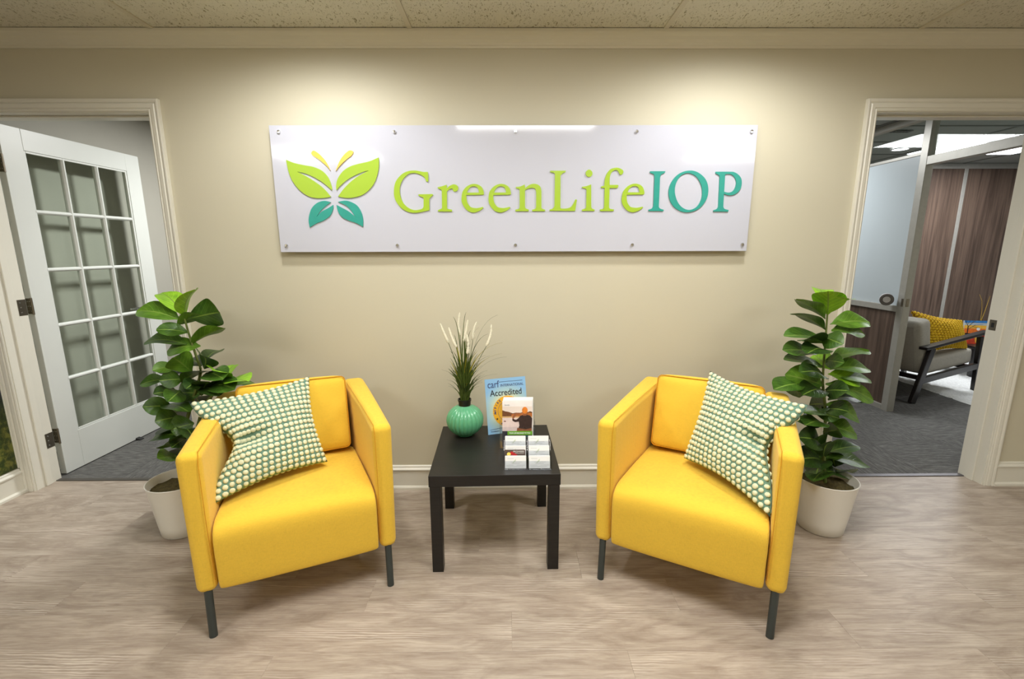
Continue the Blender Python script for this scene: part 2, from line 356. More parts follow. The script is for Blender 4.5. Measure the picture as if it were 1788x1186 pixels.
def flat_shape(name, loops, depth, mat, parent, y=0, bevel=0, loc=(0, 0, 0)):
    """filled outline in xz extruded in y via a 2D curve (holes allowed)"""
    cu = bpy.data.curves.new('c', 'CURVE'); cu.dimensions = '2D'; cu.fill_mode = 'BOTH'; cu.extrude = depth/2; cu.bevel_depth = bevel
    for lp in loops:
        sp = cu.splines.new('POLY'); sp.points.add(len(lp)-1); sp.use_cyclic_u = True
        for k, p in enumerate(lp): sp.points[k].co = (p[0], p[1], 0, 1)
    t = bpy.data.objects.new('t', cu); C.objects.link(t); bpy.context.view_layer.update()
    me = bpy.data.meshes.new_from_object(t.evaluated_get(bpy.context.evaluated_depsgraph_get())); bpy.data.objects.remove(t)
    me.transform(Matrix.Rotation(math.pi/2, 4, 'X')); me.transform(Matrix.Translation((0, y, 0)))
    return link(name, me, mat, parent, loc=loc)
def text(name, s, size, x, z, y, mat, parent, depth=.0004, sx=1., align='LEFT', bold=0., shear=0, wid=None):
    cu = bpy.data.curves.new('t', 'FONT'); cu.body = s; cu.size = size; cu.extrude = depth; cu.align_x = align; cu.offset = bold; cu.shear = shear
    t = bpy.data.objects.new('t', cu); C.objects.link(t); bpy.context.view_layer.update()
    me = bpy.data.meshes.new_from_object(t.evaluated_get(bpy.context.evaluated_depsgraph_get())); bpy.data.objects.remove(t)
    if wid:
        xx = [v.co.x for v in me.vertices]; sx = wid/(max(xx)-min(xx))
    me.transform(Matrix.Diagonal((sx, 1, 1, 1))); me.transform(Matrix.Rotation(math.pi/2, 4, 'X')); me.transform(Matrix.Translation((x, y, z)))
    me.materials.clear()
    return link(name, me, mat, parent)
def rect(x0, x1, z0, z1): return [[(x0, z0), (x1, z0), (x1, z1), (x0, z1)]]
def ell(cx, cz, rx, rz, n=28): return [[(cx+rx*math.cos(2*math.pi*i/n), cz+rz*math.sin(2*math.pi*i/n)) for i in range(n)]]

# ------------------------------------------------------------------ the room
LX0, LX1, RX0, RX1, OH = -2.745, -1.785, 1.853, 2.785, 2.045   # door openings
ZC = 2.40; WT = .13; WL = -2.81
fl = box('floor', WL-.15, 5.0, -5.1, .125, -.12, -.004, 'plank'); struct(fl)
plank_me = []
for L in (1.219,):
    bm = bmesh.new(); r = bmesh.ops.create_cube(bm, size=1)
    for v in r['verts']: v.co = Vector((v.co.x*(L-.0004), v.co.y*(.1785-.0004), v.co.z*.004))
    bmesh.ops.bevel(bm, geom=[e for e in bm.edges if all(v.co.z > 0 for v in e.verts)], offset=.0003, segments=1, affect='EDGES')
    me = bm_mesh(bm, 'plank'); me.materials.append(MT['plank']); plank_me.append(me)
offs = [.1, .72, .35, 1.0, .55, .2, .85, .45, 1.1, .3]
row = 0; y = .125-.1785/2
while y > -5.0:
    x = WL+.01-offs[row % 10]
    while x < 5.0:
        x0 = max(x, WL); x1 = min(x+1.219, 5.0)
        if x1-x0 > .12:
            o = bpy.data.objects.new('floor_plank', plank_me[0]); C.objects.link(o); o.parent = fl
            o.location = ((x0+x1)/2, y, -.002); o.scale = ((x1-x0)/1.219, 1, 1)
        x += 1.219
    y -= .1785; row += 1
# walls
wb = boxes('wall_back', [(WL-.1, LX0, 0, WT, 0, ZC+.1), (LX0, LX1, 0, WT, OH, ZC+.1), (LX1, RX0, 0, WT, 0, ZC+.1), (RX0, RX1, 0, WT, OH, ZC+.1), (RX1, 5.0, 0, WT, 0, ZC+.1)], 'wall'); struct(wb)
struct(box('wall_left', WL-.12, WL, -5.1, 0, 0, ZC+.1, 'wall'))
struct(box('wall_right', 4.9, 5.0, -5.0, 0, 0, ZC+.1, 'wall'))
struct(box('wall_front', WL, 4.9, -5.1, -5.0, 0, ZC+.1, 'wall'))
cl = box('ceiling', WL-.12, 5.0, -5.1, 0, ZC+.02, ZC+.12, 'tile'); struct(cl)
# tiles 1.22 x .61 with T bars
CT = .144
tbm = bmesh.new(); r = bmesh.ops.create_cube(tbm, size=1)
for v in r['verts']: v.co = Vector((v.co.x*1.198, v.co.y*.588, v.co.z*.016))
tme = bm_mesh(tbm, 'tile'); tme.materials.append(MT['tile'])
lights_at = {(0, 2), (-2, 4), (2, 4)}  # front cell is the mirrored troffer; rear pair is added, unseen fill
ys = [-.66-.61*k for k in range(8)]
xs = [CT+1.2192*(k-.5) for k in range(-2, 5)]
prev = -.02
cells = []
for j in range(8):
    y1 = -.04 if j == 0 else ys[j-1]; y0 = ys[j]
    if y0 < -5.05: continue
    for i in range(-3, 5):
        xa = CT+1.2192*(i-.5); xb = xa+1.2192
        xa2, xb2 = max(xa, WL+.02), min(xb, 4.9)
        if xb2-xa2 < .1: continue
        if (i, j) in lights_at:
            o = box('light_panel', xa2+.03, xb2-.03, y0+.03, y1-.03, ZC-.002, ZC+.012, 'troffer', cl)
            continue
        o = bpy.data.objects.new('ceiling_tile', tme); C.objects.link(o); o.parent = cl
        o.location = ((xa2+xb2)/2, (y0+y1)/2, ZC+.011); o.scale = ((xb2-xa2-.021)/1.198, (y1-y0-.021)/.588, 1)
for i in range(-2, 5):
    xa = CT+1.2192*(i-.5)
    if xa < 4.9: box('ceiling_bar', xa-.012, xa+.012, -5.0, -.04, ZC-.003, ZC+.014, 'tbar', cl, bevel=.001)
for yy in ys:
    if yy > -5: box('ceiling_bar', WL, 4.9, yy-.012, yy+.012, ZC-.0035, ZC+.0135, 'tbar', cl, bevel=.001)
# crown, baseboards, casings
crown = [(0, 2.332), (-.008, 2.332), (-.010, 2.340), (-.016, 2.343), (-.020, 2.352), (-.030, 2.362), (-.038, 2.374), (-.050, 2.382), (-.054, 2.388), (-.056, 2.4), (0, 2.4)]
struct(prism('trim_1', [(a, b) for a, b in crown], WL, 4.9, 'x', 'crown'))
struct(prism('trim_2', [(WL-a, b) for a, b in crown], -5, -.0, 'y', 'crown'))
base = [(0, 0), (-.024, 0), (-.024, .012), (-.018, .020), (-.014, .022), (-.014, .112), (-.020, .116), (-.021, .124), (-.016, .128), (-.010, .133), (-.010, .140), (-.004, .145), (0, .145)]
struct(prism('baseboard_back', base, LX1+.055, RX0-.055, 'x', 'trim'))
struct(prism('baseboard_right', base, RX1+.055, 4.9, 'x', 'trim'))
struct(prism('baseboard_left', [(WL-a, b) for a, b in base], -5, -.02, 'y', 'trim'))
cas = [(0, 0), (0, -.012), (.006, -.015), (.012, -.011), (.016, -.016), (.032, -.018), (.038, -.013), (.042, -.018), (.050, -.020), (.057, -.018), (.057, 0)]
def casing(name, x0, x1, h, ends=None):
    """fluted door casing around an opening, mitred at the corners"""
    root = frame_root(name)
    bm = bmesh.new()
    def leg(inner, sign):
        lo = [bm.verts.new((inner+sign*a, b, 0)) for a, b in cas]; hi = [bm.verts.new((inner+sign*a, b, h+a)) for a, b in cas]; n = len(cas)
        bm.faces.new(lo)
        for i in range(n): bm.faces.new((lo[i], lo[(i+1) % n], hi[(i+1) % n], hi[i]))
    leg(x0, -1); link('side_casing', bm_mesh(bm), 'trim', root)
    bm = bmesh.new(); leg(x1, 1); link('side_casing', bm_mesh(bm), 'trim', root)
    bm = bmesh.new(); A = [bm.verts.new((x0-a, b, h+a)) for a, b in cas]; B = [bm.verts.new((x1+a, b, h+a)) for a, b in cas]; n = len(cas)
    for i in range(n): bm.faces.new((A[i], A[(i+1) % n], B[(i+1) % n], B[i]))
    link('head_casing', bm_mesh(bm), 'trim', root)
    # jamb lining and door stop
    t = .004
    box('jamb', x0-.001, x0+t, -.004, WT+.012, 0, h, 'trim', root); box('jamb', x1-t, x1+.001, -.004, WT+.012, 0, h, 'trim', root)
    box('head_jamb', x0, x1, -.004, WT+.012, h-t, h+.001, 'trim', root)
    box('door_stop', x0+t, x0+t+.010, .045, .082, 0, h-t, 'trim', root, bevel=.003); box('door_stop', x1-t-.010, x1-t, .045, .082, 0, h-t, 'trim', root, bevel=.003)
    box('door_stop', x0+t, x1-t, .045, .082, h-t-.010, h-t, 'trim', root, bevel=.003)
    return root
casing('trim_3', LX0, LX1, OH); tr4 = casing('trim_4', RX0, RX1, OH)
o = struct(box('trim_5', RX0+.004, RX1-.004, .098, .132, -.002, .006, 'strip', bevel=.004))
o = struct(box('trim_6', LX0+.004, LX1-.004, .105, .135, -.002, .005, 'strip_dark', bevel=.003))
# strike plate on the right jamb
sp_ = box('strike_plate', RX1-.0065, RX1-.004, .088, .128, .905, .965, 'nickel', tr4, bevel=.001); box('latch_hole', RX1-.0072, RX1-.006, .100, .116, .922, .948, 'brush', sp_)

# ------------------------------------------------------------------ left office beyond door
CY = 4.6
cf = box('floor', WL-.12, .9, .125, CY, -.12, -.003, 'carpet'); struct(cf)
struct(box('wall_left', WL-.19, WL-.07, WT, CY, 0, 2.5, 'wall_gray'))
struct(box('wall_right', .9, 1.0, WT, CY, 0, 2.5, 'wall_gray'))
struct(box('wall_far', WL-.07, .9, CY, CY+.1, 0, 2.5, 'wall_gray'))
struct(box('ceiling', WL-.07, .9, WT, CY, 2.42, 2.5, 'office_ceiling'))
struct(prism('baseboard_left', [(WL-.07-a, b) for a, b in base], WT, CY, 'y', 'trim'))
ctm = bmesh.new(); r = bmesh.ops.create_cube(ctm, size=1)
for v in r['verts']: v.co = Vector((v.co.x*.4985, v.co.y*.4985, v.co.z*.005))
ctm = bm_mesh(ctm, 'ct'); ctm.materials.append(MT['carpet'])
def carpet_tiles(parent, x0, x1, y0, y1):
    j = 0; yy = y0
    while yy < y1-.05:
        i = 0; xx = x0; h = min(.5, y1-yy)
        while xx < x1-.05:
            w = min(.5, x1-xx)
            o = bpy.data.objects.new('carpet_tile', ctm); C.objects.link(o); o.parent = parent; o.location = (xx+w/2, yy+h/2, -.0005)
            q = (i+j) % 2; o.rotation_euler = (0, 0, math.pi/2*q); o.scale = (w/.5, h/.5, 1) if not q else (h/.5, w/.5, 1)
            xx += .5; i += 1
        yy += .5; j += 1
carpet_tiles(cf, WL-.06, .2, .135, 3.6)

# ------------------------------------------------------------------ the glazed door (15 lights), opened at a right angle into the left office
DW, DH, DT = .93, 2.035, .038
hx, hy = LX0-.002, WT+.055
door = bpy.data.objects.new('door_1', None); C.objects.link(door); door['kind'] = 'structure'; door.location = (hx, hy, .008); door.rotation_euler = (0, 0, math.radians(-1.6))
# local: width along +y, thickness towards -x
SW, TR, BR = .118, .118, .24
def db(name, y0, y1, z0, z1, x0=-DT, x1=0, mat='door', bevel=.002): return box(name, x0, x1, y0, y1, z0, z1, mat, door, bevel=bevel)
db('stile', 0, SW, 0, DH); db('stile', DW-SW, DW, 0, DH); db('rail', SW, DW-SW, DH-TR, DH); db('rail', SW, DW-SW, 0, BR)
gy0, gy1, gz0, gz1 = SW, DW-SW, BR, DH-TR
MB = .024
ycs = [gy0+(gy1-gy0)*k/3 for k in (1, 2)]; zcs = [gz0+(gz1-gz0)*k/5 for k in (1, 2, 3, 4)]
mprof = [(-MB/2, 0), (-MB/2, -.004), (-.004, -.012), (.004, -.012), (MB/2, -.004), (MB/2, 0)]
for yc in ycs:
    prism('muntin', [(-DT+.006, yc-MB/2), (-.012, yc-MB/2), (-.003, yc-.004), (-.003, yc+.004), (-.012, yc+MB/2), (-DT+.006, yc+MB/2)], gz0, gz1, 'z', 'door', door, bevel=.001)
for zc in zcs:
    prism('muntin', [(-DT+.007, zc-MB/2), (-.013, zc-MB/2), (-.004, zc-.004), (-.004, zc+.004), (-.013, zc+MB/2), (-DT+.007, zc+MB/2)], gy0, gy1, 'y', 'door', door, bevel=.001)
for i in range(3):
    for j in range(5):
        a = gy0+(gy1-gy0)*i/3+MB/2-.002; b = gy0+(gy1-gy0)*(i+1)/3-MB/2+.002; c = gz0+(gz1-gz0)*j/5+MB/2-.002; d = gz0+(gz1-gz0)*(j+1)/5-MB/2+.002
        db('pane', a, b, c, d, -.022, -.018, 'glass', 0)
# sloped glazing bead around the lights
bead = boxes('glazing_bead', [(-.012, -.004, gy0, gy0+.012, gz0, gz1), (-.012, -.004, gy1-.012, gy1, gz0, gz1), (-.012, -.004, gy0+.012, gy1-.012, gz0, gz0+.012), (-.012, -.004, gy0+.012, gy1-.012, gz1-.012, gz1)], 'door', door, bevel=.002)
# lever handle and rose
for sx_ in (0, -DT):
    s_ = 1 if sx_ == 0 else -1
    h = lathe('handle', [(.026, 0), (.031, .002), (.032, .008), (.022, .012), (.012, .014), (.011, .045), (.0, .046)], 'chrome', door, 28)
    h.location = (sx_, DW-.06, .93); h.rotation_euler = (0, math.pi/2*s_, 0)
    l_ = tube('lever', [(0, 0, .042), (0, 0, .046), (0, -.02, .05), (0, -.11, .048)], [.009, .010, .009, .007], 'chrome', h, 10)
for z in (.25, 1.045, 1.83):
    hg = box('hinge', -DT+.002, -.002, -.003, 0.001, z-.045, z+.045, 'nickel', door, bevel=.0015, seg=1)
    tube('hinge_pin', [(-.0, -.004, z-.048), (0, -.004, z+.048)], .0055, 'nickel', hg, 10)
    for dz in (-.028, 0, .028): 
        for dx in (-.012, -.026): lathe('screw', [(.0035, 0), (.003, .0012), (0, .0014)], 'chrome', hg, 10, loc=(dx, -.003, z+dz)).rotation_euler = (math.pi/2, 0, 0)
for z in (.258, 1.053, 1.838):   # leaf on the jamb
    j = box('hinge_leaf', LX0+.004, LX0+.0062, WT-.035, WT+.012, z-.045, z+.045, 'nickel', bpy.data.objects['trim_3'], bevel=.001, seg=1)
    for dz in (-.028, 0, .028): lathe('screw', [(.0035, 0), (.003, .0012), (0, .0014)], 'chrome', j, 10, loc=(LX0+.0062, WT-.02, z+dz)).rotation_euler = (0, math.pi/2, 0)
ds = prism('door_stopper', [(-.03, 0), (.05, 0), (.05, .006), (-.03, .03)], .0, .035, 'y', 'brush', bevel=.003); ds.location = (hx-.0, hy+.52, .0025)
tag(ds, 'small black rubber wedge on the carpet under the open glazed door', 'door stop')

# ------------------------------------------------------------------ forest picture on the left wall
mu = empty('forest_mural', (WL, 0, 0), 0, 'large forest print with dark sky and green moss, on the left wall above the baseboard', 'mural')
box('printed_panel', .001, .005, -1.9, -.024, .15, 2.25, 'mural', mu)
box('edge_strip', .001, .009, -.024, -.018, .15, 2.25, 'trim', mu); box('edge_strip', .001, .009, -1.906, -1.9, .15, 2.25, 'trim', mu)

# ------------------------------------------------------------------ right office: glazed partition, walnut wall, furniture
PX = 3.25; OC = 2.40
of = box('floor', 1.0, 8.0, .125, CY, -.12, -.003, 'carpet'); struct(of)
carpet_tiles(of, 1.6, 6.1, .135, 3.6)
oc = struct(box('ceiling', 1.0, 8.0, WT, CY, OC+.006, OC+.1, 'office_ceiling'))
for xx in (1.98, 3.2, 4.42, 5.64, 6.86): box('ceiling_bar', xx-.012, xx+.012, WT, 3.5, OC-.002, OC+.008, 'grille', oc)
for yy in (.51, 1.12, 1.73, 2.34, 2.95): box('ceiling_bar', 1.0, 8.0, yy-.012, yy+.012, OC-.0025, OC+.0075, 'grille', oc)
box('light_panel', 4.45, 5.61, 2.37, 2.92, OC-.004, OC+.006, 'troffer_office', oc)
box('light_panel', 4.45, 5.61, .55, 1.09, OC-.004, OC+.006, 'troffer_office', oc)
dl = empty('downlight', (4.12, 2.62, OC-.004), 0, 'small round ceiling downlight in the right office, left of the long panel', 'ceiling light')
lathe('rim', [(.085, 0), (.085, -.006), (.07, -.008), (.07, 0)], 'device', dl, 32); lathe('lens', [(.07, 0), (.068, -.004), (0, -.005)], 'troffer_office', dl, 32)
vent = empty('ceiling_vent', (3.52, 1.9, OC-.002), 0, 'dark slotted air vent in the right office ceiling beside the glazed partition', 'vent')
box('vent_frame', -.09, .09, -.03, .03, -.004, 0, 'grille', vent)
for k in range(6): box('slot', -.08+.028*k, -.066+.028*k, -.024, .024, -.006, -.003, 'brush', vent)
ww = struct(box('wall_far', 1.0, 8.0, 3.52, CY, 0, OC+.1, 'wall_gray'))
for k in range(6):
    xa = 5.70-1.2*(4-k)+.0; 
    if xa < 1: continue
    if xa+1.2 > 8: continue
    box('wood_panel', xa+.02, xa+1.18, 3.502, 3.52, .02, OC-.06, 'walnut', ww); box('panel_strip', xa-.022, xa+.022, 3.495, 3.52, 0, OC-.05, 'alu', ww, bevel=.002)
box('top_strip', 1.0, 8.0, 3.49, 3.52, OC-.06, OC, 'alu', ww)
struct(box('wall_right', 7.9, 8.0, WT, 3.52, 0, 2.5, 'wall_gray'))
pt = frame_root('partition_glazed')
pt['kind'] = 'structure'; pt.name = 'window_1'
P0, P1 = 1.235, 1.30    # the post
def pb(name, y0, y1, z0, z1, mat='alu', d=.03, bevel=.003): return box(name, PX-d, PX+d, y0, y1, z0, z1, mat, pt, bevel=bevel)
post = pb('post', P0, P1, 0, OC); pb('post', WT+.13, WT+.19, 0, OC)
pb('frame_rail', P1, 3.5, 0, .045); pb('frame_rail', P1, 3.5, .85, .90); pb('frame_rail', P1, 3.5, OC-.05, OC); pb('frame_rail', WT+.19, P0, 2.0, 2.065); pb('frame_rail', WT+.19, P0, OC-.05, OC); pb('frame_rail', P1, 3.5, 2.085, 2.11, d=.012)
pb('post', 2.38, 2.44, 0, OC)
pb('wood_panel', P1, 2.38, .045, .85, 'walnut', .012, 0); pb('wood_panel', 2.44, 3.5, .045, .85, 'walnut', .012, 0)
pb('frosted_pane', P1, 2.38, .90, 2.09, 'glaze', .006, 0); pb('frosted_pane', 2.44, 3.5, .90, 2.09, 'glaze', .006, 0)
pb('pane', P1, 2.38, 2.11, OC-.05, 'glass', .003, 0); pb('pane', WT+.19, P0, 2.065, OC-.05, 'glass', .003, 0)
box('strike_plate', PX-.012, PX+.012, P0-.002, P0, .90, .965, 'nickel', pt)
sl = box('strike_plate', PX-.032, PX-.03, P0+.005, P0+.025, .90, .965, 'nickel', pt)
# white noise machine on the ledge
nm = empty('sound_machine', (PX-.085, 1.345, .901), math.radians(-38), 'small round pale device with gray ring, on the partition ledge in the right office', 'device')
o = lathe('body', [(.03, 0), (.05, .004), (.054, .02), (.054, .07), (.05, .085), (0, .087)], 'device', nm, 36, loc=(0, 0, .056)); o.rotation_euler = (math.pi/2, 0, 0)
o.location = (0, .04, .056)
o = lathe('speaker_ring', [(.052, 0), (.054, .004), (.045, .010), (.03, .006), (0, .006)], 'device_dark', nm, 36, loc=(0, -.042, .056)); o.rotation_euler = (math.pi/2, 0, 0)
o = lathe('dial', [(.028, 0), (.027, .008), (0, .009)], 'device', nm, 30, loc=(0, -.047, .056)); o.rotation_euler = (math.pi/2, 0, 0)
nm.scale = (.9, .9, .9)

